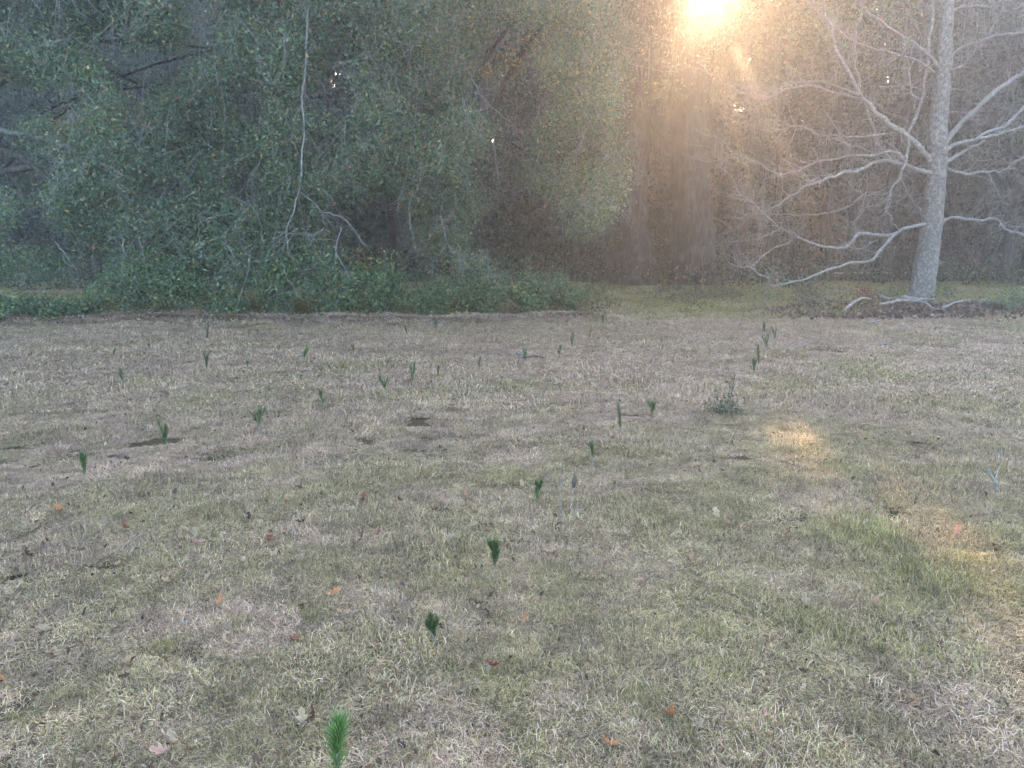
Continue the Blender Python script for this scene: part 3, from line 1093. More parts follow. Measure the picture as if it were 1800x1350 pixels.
stems = []
for nm, pts, dy in (('trunk', [(1222, 512, 100), (1219, 490, 80), (1219, 430, 66), (1214, 330, 60), (1216, 230, 60), (1208, 140, 74), (1206, 100, 70)], 0),
                    ('trunk', [(1116, 512, 90), (1117, 490, 72), (1112, 430, 60), (1106, 330, 56), (1112, 230, 58), (1122, 130, 70), (1126, 60, 66), (1110, -60, 52), (1080, -200, 36), (1050, -420, 14)], .5),
                    ('limb', [(1210, 150, 66), (1202, 70, 60), (1192, 0, 54), (1180, -110, 44), (1160, -260, 30), (1150, -420, 12)], 0),
                    ('limb', [(1212, 150, 52), (1240, 105, 34), (1266, 78, 28), (1296, 40, 26), (1338, -6, 24), (1400, -90, 20), (1470, -220, 12), (1500, -340, 5)], 0),
                    ('limb', [(1120, 120, 40), (1070, 40, 30), (1000, -30, 24), (900, -120, 16), (800, -180, 8)], .5),
                    ('limb', [(1330, 5, 14), (1400, -10, 12), (1480, 10, 9), (1540, 50, 5)], 0)):
    m, A = stem(pts, dy=dy)
    add_tree_part(nm, m, M_OAK, oak)
    stems.append(A)
cl = []
for A in stems[2:]:
    for q in A[A[:, 2] > 6]:
        for _ in range(16):
            cl.append(q[:3] + rng.normal(size=3) * np.array([1.6, 1.4, 1.0]))
cl = np.array(cl)
top = np.stack([OB[0] - 5 + 13 * rng.random(900), OY - 3 + 7 * rng.random(900), 10.6 + 6.5 * rng.random(900)], -1)
leaf_obj('foliage', [cluster_leaves(cl, .5, 14, .15, .5, OAKG, OAKW, rng), cluster_leaves(top, .7, 20, .24, .6, OAKG, OAKW, rng)], M_LEAF, oak)
mm = MB()
for A in stems:
    for q in A:
        if q[2] > 5.0:
            for _ in range(2):
                p = q[:3] + rng.normal(size=3) * np.array([1.1, .8, .5])
                if not sunlit_gap(p[None])[0] and not sunlit_gap(p[None] - [[0, 0, .8]])[0]:
                    moss_strip(mm, p, .6 + 1.2 * rng.random(), rng, 12, .14, .016)
for _ in range(80):
    p = at(1040 + 330 * rng.random(), 20 + 260 * rng.random(), OY + 1.2 + 2 * rng.random())
    if not sunlit_gap(p[None])[0]:
        moss_strip(mm, p, .5 + 1.2 * rng.random(), rng, 12, .12, .016)
add_tree_part('hanging_moss', mm, M_MOSS, oak, 'stuff')

# ------------------------------------------------------------------ trees of the wood behind
BROWNG = [(0.033, 0.045, 0.026), (0.048, 0.050, 0.030), (0.058, 0.050, 0.035), (0.026, 0.039, 0.024), (0.076, 0.066, 0.042)]
DARKG = [(0.040, 0.060, 0.034), (0.056, 0.076, 0.042), (0.030, 0.050, 0.030), (0.080, 0.092, 0.044), (0.136, 0.112, 0.044), (0.160, 0.080, 0.044)]
ORD = ['first', 'second', 'third', 'fourth', 'fifth', 'sixth', 'seventh', 'eighth', 'ninth', 'tenth', 'eleventh', 'twelfth', 'thirteenth', 'fourteenth', 'fifteenth', 'sixteenth', 'seventeenth', 'eighteenth', 'nineteenth', 'twentieth']


def ordinal(i):
    if i < 20:
        return ORD[i]
    t = i + 1
    tens = {2: 'twenty', 3: 'thirty', 4: 'forty'}[t // 10]
    return tens + ('' if t % 10 == 0 else '-' + ORD[t % 10 - 1]) if t % 10 else {2: 'twentieth', 3: 'thirtieth', 4: 'fortieth'}[t // 10]


def wood_tree(px, Y, w, label, seed, low, side):
    rng = np.random.default_rng(seed)
    b = np.array([(px - 900) / F * Y, Y, 0.0])
    root = empty('wood_tree', b)
    tag(root, label, 'tree', 'trees of the wood behind the field')
    H = 14 + 4 * rng.random()
    lean = rng.normal() * .5
    r0 = w / 2 / F * Y
    A = smooth_path(np.array([[b[0], b[1], -.1, r0 * 1.4], [b[0] + lean * .1, Y, 1.0, r0 * 1.05], [b[0] + lean * .4 + .2 * rng.normal(), Y, 4, r0 * .9], [b[0] + lean * .8, Y + .3 * rng.normal(), 9, r0 * .7], [b[0] + lean, Y, H, r0 * .2]]), 5)
    m = MB()
    m.tube(A[:, :3], A[:, 3], 10, rough=.15)
    add_tree_part('trunk', m, M_DARKB if rng.random() < .6 else M_OAK, root)
    cl = []
    for _ in range(11):
        s = A[int(len(A) * (.25 + .65 * rng.random()))]
        a = rng.random() * 6.283
        L = 1.2 + 2.2 * rng.random()
        e = s[:3] + np.array([L * math.cos(a), L * .8 * math.sin(a), .6 * rng.normal() + .3])
        Q = smooth_path(np.array([s[:3], (s[:3] + e) / 2 + np.array([0, 0, .35]), e]), 4)
        m = MB()
        m.tube(Q, np.linspace(s[3] * .45, .015, len(Q)), 5)
        grow_twigs(m, Q, np.full(len(Q), .02), 6, rng, .3, 1.2, .2, 0, 3, 0, .6, rmax=.014)
        add_tree_part('limb', m, M_DARKB, root)
        for _ in range(10):
            cl.append(Q[rng.integers(3, len(Q))] + rng.normal(size=3) * .6)
    n = 150
    up = np.stack([b[0] + rng.normal(size=n) * 2.0, Y + rng.normal(size=n) * 1.6, low + (H + 1 - low) * rng.random(n)], -1)
    arr = [cluster_leaves(np.concatenate([np.array(cl), up]), .62, 19 if side else 14, .2 if side else .17, .55, DARKG if side else BROWNG, (4, 3, 3, 2, .6, .2) if side else (4, 3, 2, 3, 1), rng, tone=.4 + 1.3 * rng.random(len(cl) + n) ** 1.5)]
    leaf_obj('foliage', arr, M_LEAF, root)
    m = MB()
    for q in np.array(cl)[rng.random(len(cl)) < .25]:
        moss_strip(m, q, .5 + 1.3 * rng.random(), rng, 10, .14, .018)
    add_tree_part('hanging_moss', m, M_MOSS, root, 'stuff')


rng = np.random.default_rng(77)
specs = [(-60, 33, 16), (60, 36, 13), (180, 34, 15), (330, 38, 12), (470, 35, 12), (597, 33, 13), (697, 26.5, 12), (770, 36, 13), (850, 33, 14), (930, 38, 13), (1010, 35, 14), (1060, 42, 12)]
for i, (px, Y, w) in enumerate(specs):
    lab = 'background tree with a dark slim trunk, %s from the left behind the evergreen oaks' % ordinal(i)
    if px == 697:
        lab = 'slim pale trunk standing in the dark hollow under the drooping oak boughs'
    wood_tree(px, Y, w, lab, 300 + i, 3.5 if px != 697 else 6, True)
specs = [(1292, 37, 13), (1345, 33, 10), (1392, 41, 14), (1440, 35, 13), (1487, 39, 11), (1535, 33.5, 12), (1573, 37, 14), (1606, 42, 12), (1690, 36, 13), (1722, 40, 11), (1757, 34, 15), (1797, 30, 17), (1850, 36, 13), (1950, 34, 14), (2060, 37, 14)]
for i, (px, Y, w) in enumerate(specs):
    wood_tree(px, Y, w * 1.25, 'mossy dark-trunked background tree, %s to the right of the giant oak' % ordinal(i), 400 + i, 4.5, False)

# the wood beyond: one dark mass of leaves and brush
rng = np.random.default_rng(88)
n = 8600
X = -60 + 130 * rng.random(n)
Y = 46 + 26 * rng.random(n) ** 1.3 + np.abs(X - 5) * .05
Z = .3 + 26 * rng.random(n)
k = rng.random(n) < np.where(Z > 24, .5, 1)
cl = np.stack([X, Y, Z], -1)[k]
a = cluster_leaves(cl, 1.1, 22, .42, .6, DARKG + BROWNG, (3, 3, 3, 2, .4, .2, 3, 2, 2, 3, 1), rng)
n = 5400
X = -75 + 170 * rng.random(n)
bx_ = -75 + 170 * rng.random(3200)
bl = cluster_leaves(np.stack([bx_, 64 + 5 * rng.random(3200), .3 + 9 * rng.random(3200)], -1), 1.4, 16, 1.0, .7, DARKG + BROWNG, (3, 3, 3, 2, .4, .2, 3, 2, 2, 3, 1), rng)
bk = cluster_leaves(np.stack([X, 70 + 10 * rng.random(n), .3 + 28 * rng.random(n) ** 1.2], -1), 1.6, 18, 1.35, .7, DARKG + BROWNG, (3, 3, 3, 2, .4, .2, 3, 2, 2, 3, 1), rng)
mb = MB()
mb.add(a[0], a[1], None, a[2])
mb.add(bk[0], bk[1], None, bk[2])
mb.add(bl[0], bl[1], None, bl[2])
for i in range(70):
    x = -50 + 110 * rng.random()
    y = 45 + 14 * rng.random()
    r0 = .1 + .16 * rng.random()
    mb.tube([[x, y, -.1], [x + .2 * rng.normal(), y, 6], [x + .5 * rng.normal(), y, 15]], [r0, r0 * .8, r0 * .4], 6, (.11, .10, .085))
wo = mb.build('far_wood', M_LEAF, smooth=False)
tag(wo, 'dark mass of the wood beyond the nearer trunks', kind='stuff')

# brush at the foot of the wood
n = 2600
X = -28 + 62 * rng.random(n)
Y = 27 + 16 * rng.random(n)
lowz = .15 + (1.9 * rng.random(n) ** 1.6) * (.4 + .9 * vnoise(X, Y, 3, 91)) * np.where(Y < 33, .35, 1)
k = ((Y > 31) | (vnoise(X, Y, 2, 92) > .55)) & ~((X > 15) & (Y < 44) & (Y > 36) & (lowz > .5))
a = cluster_leaves(np.stack([X, Y, lowz], -1)[k], .42, 26, .13, .5, BROWNG + OAKG, (3, 3, 3, 2, 2, 3, 2, 2, 1, .2, .3), rng)
mb = MB()
mb.add(a[0], a[1], None, a[2])
for i in range(700):
    x, y = -26 + 58 * rng.random(), 28 + 14 * rng.random()
    h = .5 + 1.8 * rng.random()
    mb.tube([[x, y, -.05], [x + .25 * rng.normal(), y, h * .6], [x + .4 * rng.normal(), y, h]], [.012, .009, .004], 3, (.20, .17, .14), cap=False)
# low scrub between the field edge and the wood, right of the oaks
X = .5 + 13 * rng.random(900)
Y = 18.2 + 10 * rng.random(900)
k = (vnoise(X, Y, 1.6, 93) > .42) & (np.abs(X - TB[0]) > .6)
P = np.stack([X, Y, .06 + .30 * rng.random(900) * vnoise(X, Y, .9, 94)], -1)[k]
a = cluster_leaves(P, .17, 18, .075, .45, [(.10, .12, .06), (.13, .115, .07), (.16, .13, .085), (.08, .10, .055)], (3, 2, 2, 3), rng)
mb.add(a[0], a[1], None, a[2])
for q in P[::2]:
    h = .12 + .3 * rng.random()
    mb.tube([[q[0], q[1], -.02], [q[0] + .06 * rng.normal(), q[1], h * .6], [q[0] + .12 * rng.normal(), q[1], h]], [.007, .005, .003], 3, (.22, .18, .145), cap=False)
bo = mb.build('brush', M_LEAF, smooth=False)
tag(bo, 'brown and green brush at the foot of the wood', kind='stuff')

# ------------------------------------------------------------------ low shrubs along the left edge of the field
SHRUBG = [(.115, .17, .085), (.15, .21, .10), (.085, .135, .075), (.23, .26, .10), (.32, .28, .10)]


def shrub(px, py, w, h, n, label, seed, pal=SHRUBG, pw=(4, 4, 3, 2, .6), cat='shrub', name='low_shrub', group='low shrubs along the left field edge', lsz=.075, dep=.8):
    rng = np.random.default_rng(seed)
    b = gnd(px, py)
    b[2] = float(height(b[0], b[1])) - .02
    root = empty(name, b)
    tag(root, label, cat, group)
    W = w / F * b[1] * .5
    H = h / F * b[1] * 1.5
    m = MB()
    tips = []
    for i in range(16):
        a = rng.random() * 6.283
        rr = rng.random() ** .6
        e = b + np.array([W * rr * math.cos(a), dep * rr * math.sin(a), H * (.45 + .6 * rng.random()) * (1 - .45 * rr)])
        mid = (b + e) / 2 + np.array([0, 0, H * .15])
        Q = smooth_path(np.array([b + rng.normal(size=3) * [W * .25, .1, 0], mid, e]), 4)
        m.tube(Q, np.linspace(.009, .003, len(Q)), 4, cap=False)
        tips += [q for q in Q[2:]]
    add_tree_part('stem', m, M_VINE, root, 'stuff')
    tips = np.array(tips)
    C = tips[rng.integers(0, len(tips), n // 24)] + rng.normal(size=(n // 24, 3)) * [W * .12, .15, H * .08]
    C[:, 2] = np.maximum(C[:, 2], .05)
    leaf_obj('foliage', [cluster_leaves(C, .17, 24, lsz, .5, pal, pw, rng, .8)], M_LEAF, root)
    return root


SHR = [(-40, 572, 170, 42, 2600, 'leafy green shrub at the far left end of the hedge row'),
       (60, 566, 150, 34, 3000, 'low leafy shrub at the left edge in front of the grass strip'),
       (150, 560, 120, 36, 2600, 'yellowish-green shrub second in the row from the left edge'),
       (240, 563, 120, 78, 3200, 'dark green shrub under the thick bent bough'),
       (325, 560, 120, 86, 3400, 'tall dark shrub between the two grass gaps at the left'),
       (405, 560, 110, 32, 2400, 'short olive shrub in front of the right grass gap'),
       (492, 560, 140, 105, 4600, 'bushy shrub below the pale hanging bough'),
       (590, 561, 130, 84, 3400, 'green shrub just right of the pale hanging bough'),
       (672, 557, 130, 72, 3000, 'low green shrub in front of the dark hollow'),
       (760, 558, 120, 60, 2600, 'low dark shrub right of the dark hollow'),
       (845, 556, 120, 58, 2600, 'low shrub in the middle of the field edge'),
       (925, 553, 110, 62, 2600, 'low olive shrub under the right oak foliage'),
       (1000, 549, 100, 50, 2000, 'last low shrub of the row beside the giant oak lawn')]
for i, (px, py, w, h, nn, lab) in enumerate(SHR):
    shrub(px, py, w, h, nn, lab, 500 + i, pw=(3, 4, 2, 5, 3) if i == 2 else (5, 3, 4, 1.2, .4))
shrub(1782, 556, 70, 40, 700, 'small green clump on the leaf bank at the right edge', 520, group=None, lsz=.06, dep=.4)
shrub(1525, 543, 60, 34, 500, 'dry russet bush left of the bare tree trunk', 521, [(.22, .11, .07), (.17, .09, .06), (.28, .17, .10)], (1, 1, 1), group=None, lsz=.07, dep=.4)
shrub(1420, 545, 120, 34, 700, 'dull brown brush left of the deadwood pile', 522, [(.16, .12, .08), (.12, .12, .06), (.2, .15, .1)], (1, 1, 1), group=None, lsz=.06, dep=.5)

# ------------------------------------------------------------------ pine seedlings
NEEDLE = [(.055, .10, .038), (.08, .135, .048), (.13, .17, .058), (.042, .075, .033)]


def seedling(px, ytop, ybase, label, seed, spread=.5, dead=False):
    rng = np.random.default_rng(seed)
    b = gnd(px, ybase)
    b[2] = float(height(b[0], b[1]))
    root = empty('pine_seedling', b)
    tag(root, label, 'seedling', 'planted pine seedlings')
    H = (ybase - ytop) / F * b[1] * 1.2
    H = max(H, .12)
    ln = rng.normal(size=2) * .16
    spread = spread * (.5 + .75 * rng.random())
    thick = .7 + .45 * rng.random()
    st = np.array([[0, 0, -.03], [ln[0] * H * .3, ln[1] * H * .3, H * .35], [ln[0] * H, ln[1] * H, H * .72]])
    st = smooth_path(st, 4)
    m = MB()
    m.tube(st, np.linspace(.0055, .003, len(st)), 6, (1, 1, 1))
    so = m.build('stem', M_DEAD, root)
    heads = [(st, .2 + .25 * rng.random() if not dead else .5)]
    for i in range(rng.integers(1, 4)):
        i0 = rng.integers(3, len(st) - 2)
        a = rng.random() * 6.283
        d = np.array([math.cos(a) * spread, math.sin(a) * spread, 1.0])
        d /= np.linalg.norm(d)
        L = H * (.2 + .25 * rng.random())
        Q = np.array([st[i0], st[i0] + d * L * .5, st[i0] + d * L + np.array([0, 0, L * .15])])
        m2 = MB()
        m2.tube(Q, [.003, .0025, .002], 5)
        m2.build('side_shoot', M_DEAD, root)
        heads.append((Q, 0.0))
    nm = MB()
    spread = 1.0 if b[1] < 2.6 else spread
    pal = (NEEDLE if b[1] > 2.6 else [(.08, .17, .055), (.13, .23, .07), (.18, .28, .08)]) if not dead else [(.20, .12, .06), (.26, .16, .08), (.12, .10, .05)]
    for Q, s0 in heads:
        n = int(thick * ((120 if Q is st else 60) if b[1] > 4 else (300 if Q is st else 150)))
        f = s0 + (1 - s0) * rng.random(n) ** .7
        ix = f * (len(Q) - 1)
        i0 = np.minimum(ix.astype(int), len(Q) - 2)
        p = Q[i0] + (Q[i0 + 1] - Q[i0]) * (ix - i0)[:, None]
        a = rng.random(n) * 6.283
        op = (.25 + .6 * rng.random(n)) * (1.1 - .5 * f) * (spread + .4)
        d = np.stack([np.cos(a) * op, np.sin(a) * op, np.ones(n)], -1)
        d /= np.linalg.norm(d, axis=1)[:, None]
        L = np.minimum(H * (.22 + .2 * rng.random(n)), .05 + .04 * rng.random(n))
        e = p + d * L[:, None]
        e[:, 2] -= .12 * L * op
        mid = (p + e) / 2 + np.stack([0 * L, 0 * L, .06 * L], -1)
        sd = np.cross(d, rand_unit(n, rng))
        sd /= np.linalg.norm(sd, axis=1)[:, None]
        ww = .0010 + .00030 * b[1] / 4
        V = np.stack([p - sd * ww, p + sd * ww, mid + sd * ww * .9, mid - sd * ww * .9, e], 1).reshape(-1, 3)
        o = np.arange(n) * 5
        nm.add(V, np.stack([o, o + 1, o + 2, o + 3], -1), np.stack([o + 3, o + 2, o + 4], -1), np.repeat(pick(pal, (1,) * len(pal), n, rng, .3), 5, axis=0))
    no = nm.build('needle_tuft', M_NEEDLE, root, smooth=False)
    no['kind'] = 'stuff'


# left rows, from near to far, then the middle row, then the right row
SEED = [(153, 802, 853, 'pine seedling nearest of the left row, close to the left edge'),
        (289, 748, 799, 'second nearest pine seedling of the left row'),
        (455, 715, 766, 'stout forked pine seedling third along the left row'),
        (570, 690, 723, 'pine seedling fourth along the left row'),
        (680, 660, 699, 'forked pine seedling fifth along the left row'),
        (723, 643, 684, 'thin pine seedling just right of the fifth in the left row'),
        (770, 648, 666, 'tiny pine seedling at the far end of the left row'),
        (217, 648, 683, 'pine seedling nearest of the far left rows'),
        (364, 633, 666, 'sturdy dark pine seedling in the middle of the far left rows'),
        (435, 633, 648, 'small pine seedling right of the sturdy dark one in the far left rows'),
        (533, 612, 638, 'slim upright pine seedling at the right of the far left rows'),
        (199, 616, 633, 'small dark pine seedling near the left shrubs'),
        (262, 604, 615, 'low pine seedling right of the small dark one by the left shrubs'),
        (363, 577, 606, 'faint pine seedling close to the left shrubs'),
        (623, 607, 624, 'brownish dying pine seedling in the far centre left'),
        (716, 577, 592, 'pine seedling near the shrubs at the centre left'),
        (766, 563, 584, 'pine seedling touching the shrubs at the centre left'),
        (843, 633, 654, 'brown withered pine seedling at the centre of the field'),
        (923, 616, 639, 'pine seedling beside the pale stick in the centre'),
        (983, 610, 631, 'faint small pine seedling left of the tall central one'),
        (1005, 588, 621, 'tall pine seedling at the far end of the middle row'),
        (1035, 582, 608, 'thin brown pine seedling right of the tall central one'),
        (1060, 555, 577, 'pine seedling on the field edge left of the giant oak'),
        (1145, 706, 742, 'bent pine seedling with low spreading needles in the middle row'),
        (1090, 718, 772, 'pine seedling with a long bare stem in the middle row'),
        (1043, 776, 823, 'dense upright pine seedling in the middle row'),
        (942, 838, 886, 'bushy pine seedling left of the bare weed stems'),
        (869, 950, 1000, 'soft grassy pine seedling in the near middle of the field'),
        (769, 1083, 1136, 'low spreading pine seedling second from the bottom edge'),
        (592, 1264, 1398, 'bright green pine seedling cut by the bottom edge'),
        (1323, 638, 666, 'dense short pine seedling nearest in the right row'),
        (1333, 616, 648, 'thin pine seedling second in the right row'),
        (1350, 588, 631, 'stout pine seedling third in the right row'),
        (1363, 572, 605, 'pine seedling at the back right of the right row'),
        (1344, 572, 592, 'farthest pine seedling of the right row on its left')]
for i, (px, yt, yb, lab) in enumerate(SEED):
    dead = 'brown' in lab
    seedling(px, yt, yb, lab, 600 + i, spread=.85 if ('spreading' in lab or 'forked' in lab or 'bushy' in lab or 'grassy' in lab) else .35, dead=dead)

# ------------------------------------------------------------------ weeds and bare stems in the field
wb = gnd(1277, 728)
wb[2] = float(height(wb[0], wb[1]))
weed = empty('leafy_weed', wb)
tag(weed, 'tall straggly weed with curled grey leaves right of the centre', 'weed')
rng = np.random.default_rng(31)
m = MB()
pts_all = []
for (tx, ty) in ((1292, 655), (1283, 672), (1262, 690), (1296, 700), (1255, 712), (1270, 700)):
    e = at(tx, ty, wb[1] + rng.normal() * .08)
    Q = smooth_path(np.array([wb, (wb + e) / 2 + rng.normal(size=3) * .03, e]), 5)
    m.tube(Q, np.linspace(.006, .002, len(Q)), 5)
    pts_all += list(Q[2:])
add_tree_part('stem', m, M_DARKB, weed, 'stuff')
pa = np.array(pts_all)
leaf_obj('leaf_spray', [leaf_arrays(pa[rng.integers(0, len(pa), 190)] + rng.normal(size=(190, 3)) * .03, .04, .5, pick([(.16, .18, .10), (.24, .22, .16), (.10, .09, .06)], (2, 2, 2), 190, rng), rng, cull=False),
                       leaf_arrays(wb + np.abs(rng.normal(size=(260, 3))) * [0, 0, .05] + rng.normal(size=(260, 3)) * [.085, .06, 0] + [0, 0, .015], .04, .5, pick([(.15, .16, .09), (.17, .14, .09), (.20, .20, .13)], (2, 2, 1), 260, rng), rng, cull=False)], M_DRYLEAF, weed)


def stick(name, label, pts, w0, w1, cat='stick', group=None, lift=0.0, mat=None, twigs=0, on_ground=True):
    """pts: photo pixels of a piece lying on (or leaning from) the ground"""
    P = []
    Y0 = None
    for q in pts:
        if on_ground or Y0 is None:
            g_ = gnd(q[0], q[1])
            g_[2] = float(height(g_[0], g_[1])) + lift
            Y0 = g_[1]
            P.append(g_)
        else:
            P.append(at(q[0], q[1], Y0))
    P = np.array(P)
    wf = .85 if name == 'dead_branch' else 1.0
    Q = smooth_path(np.column_stack([P, wf * np.linspace(w0, w1, len(P)) / 2 / F * P[:, 1]]), 5)
    Q[1:-1, :3] += np.random.default_rng(int(pts[0][0])).normal(size=(len(Q) - 2, 3)) * Q[1:-1, 3:] * .35
    m = MB()
    m.tube(Q[:, :3], Q[:, 3], 7, rough=.4)
    o = m.build(name, mat or M_DEAD, None, Q[0, :3])
    tag(o, label, cat, group)
    if twigs:
        t = MB()
        grow_twigs(t, Q[:, :3] - Q[0, :3], Q[:, 3], twigs, np.random.default_rng(int(pts[0][0])), .08, .5, .1, .1, 4, 0, .5, rmax=.008)
        t.build('twig_spray', M_DEAD, o)['kind'] = 'stuff'
    return o


stick('withered_weed', 'thin upright bare stem right of the bushy seedling', [(987, 914), (984, 880), (986, 843)], 3, 1.5, 'weed', 'bare weed stems', on_ground=False, mat=M_DEAD)
stick('withered_weed', 'slanting bare stem leaning right beside the upright ones', [(1001, 912), (1024, 884), (1044, 857)], 3, 1.3, 'weed', 'bare weed stems', on_ground=False, mat=M_DEAD)
stick('withered_weed', 'short dark bent stem right of the slanting one', [(1097, 856), (1086, 846), (1080, 833)], 3, 1.5, 'weed', 'bare weed stems', on_ground=False, mat=M_DEAD)
sd = stick('seed_stalk', 'upright stalk with a dark brown seed head', [(1000, 908), (1005, 880), (1009, 852)], 2.5, 1.5, 'seed stalk', on_ground=False, mat=M_DEAD)
hm = MB()
sb = gnd(1000, 908)
hp = np.array([at(1008, 857, sb[1]), at(1009, 848, sb[1]), at(1010, 839, sb[1]), at(1010, 832, sb[1])]) - np.array(sd.location)
hm.tube(hp, np.array([.006, .013, .012, .004]), 7, rough=.5)
hm.build('seed_head', M_DARKB, sd)
stick('stump_stick', 'grey weathered stick standing askew at the right edge', [(1754, 868), (1748, 847), (1738, 825)], 7, 4, 'stick', on_ground=False, mat=M_VINE, twigs=3)
stick('stick', 'pale split stick lying beside the central seedling', [(908, 624), (932, 628)], 4, 3, 'stick', lift=.03, mat=M_TWIG)
stick('stick', 'dark stick lying in the centre of the field', [(918, 631), (940, 630), (955, 632)], 4, 2, 'stick', lift=.03, mat=M_DARKB)
stick('stick', 'short pale stick lying right of the right seedling row', [(1396, 611), (1420, 608)], 3, 2, 'stick', lift=.03, mat=M_TWIG)
stick('wood_chip', 'small white wood chip on the grass below the deadwood', [(1545, 609), (1558, 608)], 5, 3, 'wood chip', lift=.03, mat=M_TWIG)
stick('stick', 'thin pale twig in the grass at the lower left', [(315, 1112), (328, 1118), (338, 1096)], 2.5, 1.2, 'stick', lift=.05, mat=M_TWIG)
stick('stick', 'slender grey twig lying across the left grass', [(215, 978), (235, 965), (258, 952)], 2.5, 1.5, 'stick', lift=.05, mat=M_TWIG)
stick('stick', 'dark forked twig standing in the grass at the left', [(145, 1092), (147, 1075), (152, 1066)], 5, 2, 'stick', on_ground=False, mat=M_DARKB, twigs=2)

# deadwood pile in front of the bare tree
WG = 'deadwood on the leaf bank'
for (lab, pts, w0, w1, lf, tw) in (
        ('pale thick branch slanting at the left of the deadwood pile', [(1484, 560), (1506, 552), (1524, 549), (1536, 544)], 6, 4, .16, 2),
        ('short broken branch propped up at the left of the pile', [(1550, 547), (1535, 532)], 5, 4, .22, 0),
        ('short weathered branch at the far left of the pile', [(1474, 546), (1486, 549), (1498, 550)], 5, 4, .1, 3),
        ('grey branch nearest the foot of the bare tree', [(1546, 547), (1566, 543), (1586, 541), (1608, 541)], 6, 4, .22, 4),
        ('brown branch touching the right of the tree foot', [(1604, 547), (1622, 545), (1640, 544)], 6, 4, .2, 2),
        ('longest curved grey branch along the front of the pile', [(1545, 555), (1582, 553), (1621, 553), (1638, 558), (1660, 560)], 6, 3, .18, 6),
        ('straight pale branch at the right of the pile', [(1655, 557), (1680, 554), (1703, 552)], 6, 3.5, .18, 2),
        ('thick stub in the middle of the pile', [(1584, 549), (1608, 549)], 9, 7, .2, 0),
        ('thin branch at the far right of the bank', [(1716, 547), (1740, 546)], 4, 3, .15, 2),
        ('thin branch left of the russet bush', [(1398, 545), (1420, 543), (1442, 543)], 4, 2, .1, 3),
        ('pale twig on the front slope of the leaf bank', [(1526, 577), (1544, 575)], 4, 3, .12, 0)):
    stick('dead_branch', lab, pts, w0, w1, 'branch', WG, lf, M_DEAD, tw)
stick('dead_branch', 'pale bare branch sticking up left of the deadwood', [(1362, 550), (1352, 540), (1345, 530), (1340, 522)], 4, 2, 'branch', None, 0, M_TWIG, 3, on_ground=False)

# leaf litter on the bank and fallen leaves drifted along the field edge
rng = np.random.default_rng(61)
n = 9000
X = 5.6 + 12 * rng.random(n)
Y = 16.6 + 2.7 * rng.random(n)
k = (Y > edge_y(X) - .9 + .5 * rng.normal(size=n)) & (rng.random(n) < sstep(5.4, 8, X))
X, Y = X[k], Y[k]
P = np.stack([X, Y, height(X, Y) + .05 + .05 * rng.random(len(X))], -1)
a = leaf_arrays(P, .08 + .05 * rng.random(len(X)), .6, pick([(.17, .115, .085), (.11, .075, .06), (.25, .18, .135), (.075, .055, .045), (.33, .26, .21)], (4, 4, 2, 3, .6), len(X), rng), rng, 0, .2, False)
X = -13 + 15 * rng.random(3500)
Y = edge_y(X) + .28 * rng.normal(size=3500)
P = np.stack([X, Y, height(X, Y) + .03 + .04 * rng.random(3500)], -1)
a2 = leaf_arrays(P, .06 + .07 * rng.random(3500), .3, pick([(.26, .19, .15), (.18, .13, .10), (.36, .29, .24)], (3, 3, 2), 3500, rng), rng, 0, .2, False)
n = 5200      # broken bits of leaf and thatch strewn over the field
Y = 2.0 + 14.3 * rng.random(n) ** 1.3
X = (rng.random(n) * 2 - 1) * (Y * .68 + .4)
k = vnoise(X, Y, .7, 95) * .6 + vnoise(X, Y, .22, 96) * .4 > .42
X, Y = X[k], Y[k]
P = np.stack([X, Y, height(X, Y) + .012 + .02 * rng.random(len(X))], -1)
a3 = leaf_arrays(P, (.010 + .026 * rng.random(len(X)) ** 2) * (1 + .07 * Y), .5, pick([(.10, .07, .048), (.15, .095, .062), (.22, .13, .08), (.45, .35, .24), (.06, .044, .032)], (4, 4, 2.5, 1.5, 2), len(X), rng), rng, 0, .25, False)
mb = MB()
mb.add(a[0], a[1], None, a[2])
mb.add(a2[0], a2[1], None, a2[2])
mb.add(a3[0], a3[1], None, a3[2])
tag(mb.build('leaf_litter', M_DRYLEAF, smooth=False), 'brown leaf litter heaped along the field edge and strewn in the grass', kind='stuff')

# ------------------------------------------------------------------ fallen leaves lying singly in the grass
LC = {'orange': (.50, .21, .09), 'pale': (.42, .315, .20), 'russet': (.24, .085, .055), 'dark brown': (.085, .052, .036), 'tan': (.42, .27, .16), 'pinkish': (.42, .25, .18)}
O, Pl, Ru, Db, Tn, Pk = 'orange', 'pale', 'russet', 'dark brown', 'tan', 'pinkish'
zoomL = [(272, 245, O), (850, 378, Pl), (845, 412, Pk), (1150, 400, Ru), (345, 430, Db), (115, 465, Db), (385, 402, Pl), (1055, 490, Pl), (730, 575, Tn), (1440, 612, O), (955, 660, O), (210, 785, Pl), (1265, 808, Ru), (225, 875, Ru),
         (960, 845, Pl), (540, 925, Tn), (775, 1265, Pl), (715, 1315, Pk), (540, 1000, Db), (1310, 1180, Pl), (1360, 1160, Db), (1080, 295, Db), (1305, 310, Db), (755, 180, Db), (20, 990, O), (520, 500, Pl), (530, 335, Ru), (1225, 212, Tn)]
zoomM = [(145, 362, Ru), (245, 212, Db), (90, 212, Ru), (530, 182, Tn), (570, 318, Pl), (465, 372, Pl), (785, 155, Pl), (400, 465, Pl), (640, 700, Db), (550, 722, Pk), (790, 725, O), (650, 940, Ru), (1305, 560, Pk), (1220, 355, Pl), (920, 440, Tn),
         (1435, 1145, O), (1150, 1260, O), (215, 848, Pl), (980, 740, Pl), (270, 1275, Db), (90, 395, Db), (590, 660, Db)]
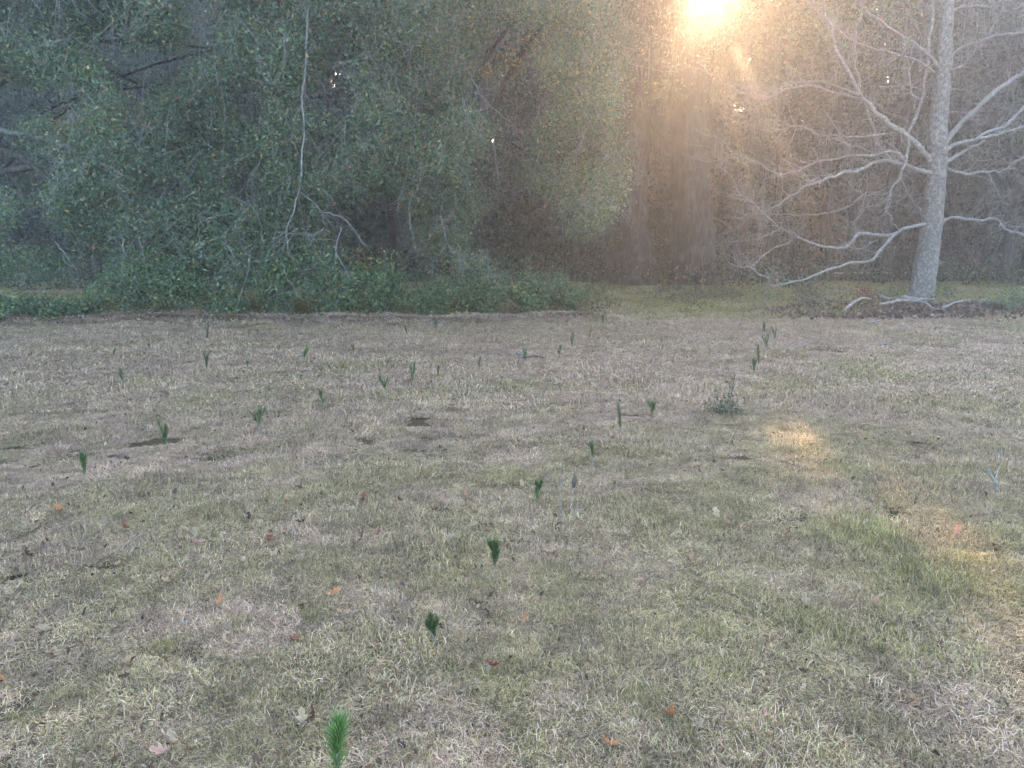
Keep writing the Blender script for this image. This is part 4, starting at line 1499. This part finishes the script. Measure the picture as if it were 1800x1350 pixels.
zoomR = [(185, 325, Ru), (240, 335, Tn), (460, 365, Ru), (155, 300, Pl), (30, 470, Pk), (650, 315, O), (795, 250, Tn), (1180, 365, Pk), (535, 472, Pl), (530, 665, Pl), (815, 675, Pk), (890, 745, Pl), (870, 420, Tn), (1140, 905, Pl), (340, 1160, Pk),
         (60, 1195, Pl), (1020, 1105, Tn), (960, 1085, Pl), (815, 815, Pl), (75, 50, Pk)]
LV = [(x / 2.455, 800 + y / 2.455, c) for x, y, c in zoomL] + [(600 + x / 2.455, 800 + y / 2.455, c) for x, y, c in zoomM] + [(1200 + x / 2.455, 800 + y / 2.455, c) for x, y, c in zoomR]


def oak_leaf(rng, curl):
    """a lobed dry leaf, length 1, slightly curled"""
    t = np.linspace(0, 1, 9)
    wd = np.array([.02, .17, .07, .28, .10, .34, .14, .18, .0])
    rows = []
    for i, f in enumerate(t):
        zc = curl * (f - .4) ** 2 * 1.6
        ww = wd[i] * (.85 + .3 * rng.random())
        rows.append([(f - .5, -ww, zc + curl * ww * .9), (f - .5, 0, zc), (f - .5, ww, zc + curl * ww * .9)])
    V = np.array(rows).reshape(-1, 3)
    Q = []
    for i in range(8):
        for j in range(2):
            b = i * 3 + j
            Q.append((b, b + 1, b + 4, b + 3))
    return V, np.array(Q)


rng = np.random.default_rng(91)
count = {}
for (px, py, c) in sorted(LV):
    count.setdefault(c, []).append((px, py))
for c, lst in count.items():
    mats = leaf_mat('fallen_' + c.replace(' ', '_'), .2, .6, .3)
    for i, (px, py) in enumerate(lst):
        b = gnd(px, py)
        b[2] = float(height(b[0], b[1])) + .020 + .018 * rng.random()
        V, Q = oak_leaf(rng, .5 + 1.0 * rng.random())
        L = (.042 + .03 * rng.random()) * (.75 + .08 * b[1])
        V = V * L
        a = rng.random() * 6.283
        tx, ty = R(35) * rng.normal(), R(35) * rng.normal()
        from mathutils import Euler
        Rm = np.array(Euler((tx, ty, a)).to_matrix())
        V = V @ Rm.T
        V[:, 2] -= V[:, 2].min() + .01
        colr = np.clip(np.array(LC[c]) * (.85 + .3 * rng.random()), 0, 1)
        cc = colr[None] * (.85 + .3 * rng.random((len(V), 1)))
        cc[1::3] *= .8
        me = mesh_np('fallen_leaf', V, Q, None, cc)
        o = obj('fallen_leaf', me, mats)
        o.location = tuple(float(q) for q in b)
        tag(o, '%s dry leaf in the grass, %s from the left of its colour' % (c, ordinal(i)), 'leaf', 'single leaves fallen in the field')

# ------------------------------------------------------------------ haze volume added for the veil of lens glare and the sun glow
hv = np.array([[x, y, z] for z in (-1.0, 33.0) for y in (-330, 330) for x in (-330, 330)], float)
hq = np.array([(0, 2, 3, 1), (4, 5, 7, 6), (0, 1, 5, 4), (2, 6, 7, 3), (0, 4, 6, 2), (1, 3, 7, 5)])
hm_ = bpy.data.materials.new('haze')
hm_.use_nodes = True
hn = hm_.node_tree
hn.nodes.remove(hn.nodes['Principled BSDF'])
pv = hn.nodes.new('ShaderNodeVolumePrincipled')
pv.inputs['Color'].default_value = (.92, .94, .97, 1)
pv.inputs['Density'].default_value = HAZE_DENSITY
pv.inputs['Anisotropy'].default_value = HAZE_G
pv.inputs['Density Attribute'].default_value = ''
pv.inputs['Color Attribute'].default_value = ''
pv.inputs['Temperature Attribute'].default_value = ''
hn.links.new(pv.outputs[0], hn.nodes['Material Output'].inputs['Volume'])
hz = obj('haze', mesh_np('haze', hv, hq), hm_)
tag(hz, 'thin haze added for the pale veil and the sun glow', kind='stuff')
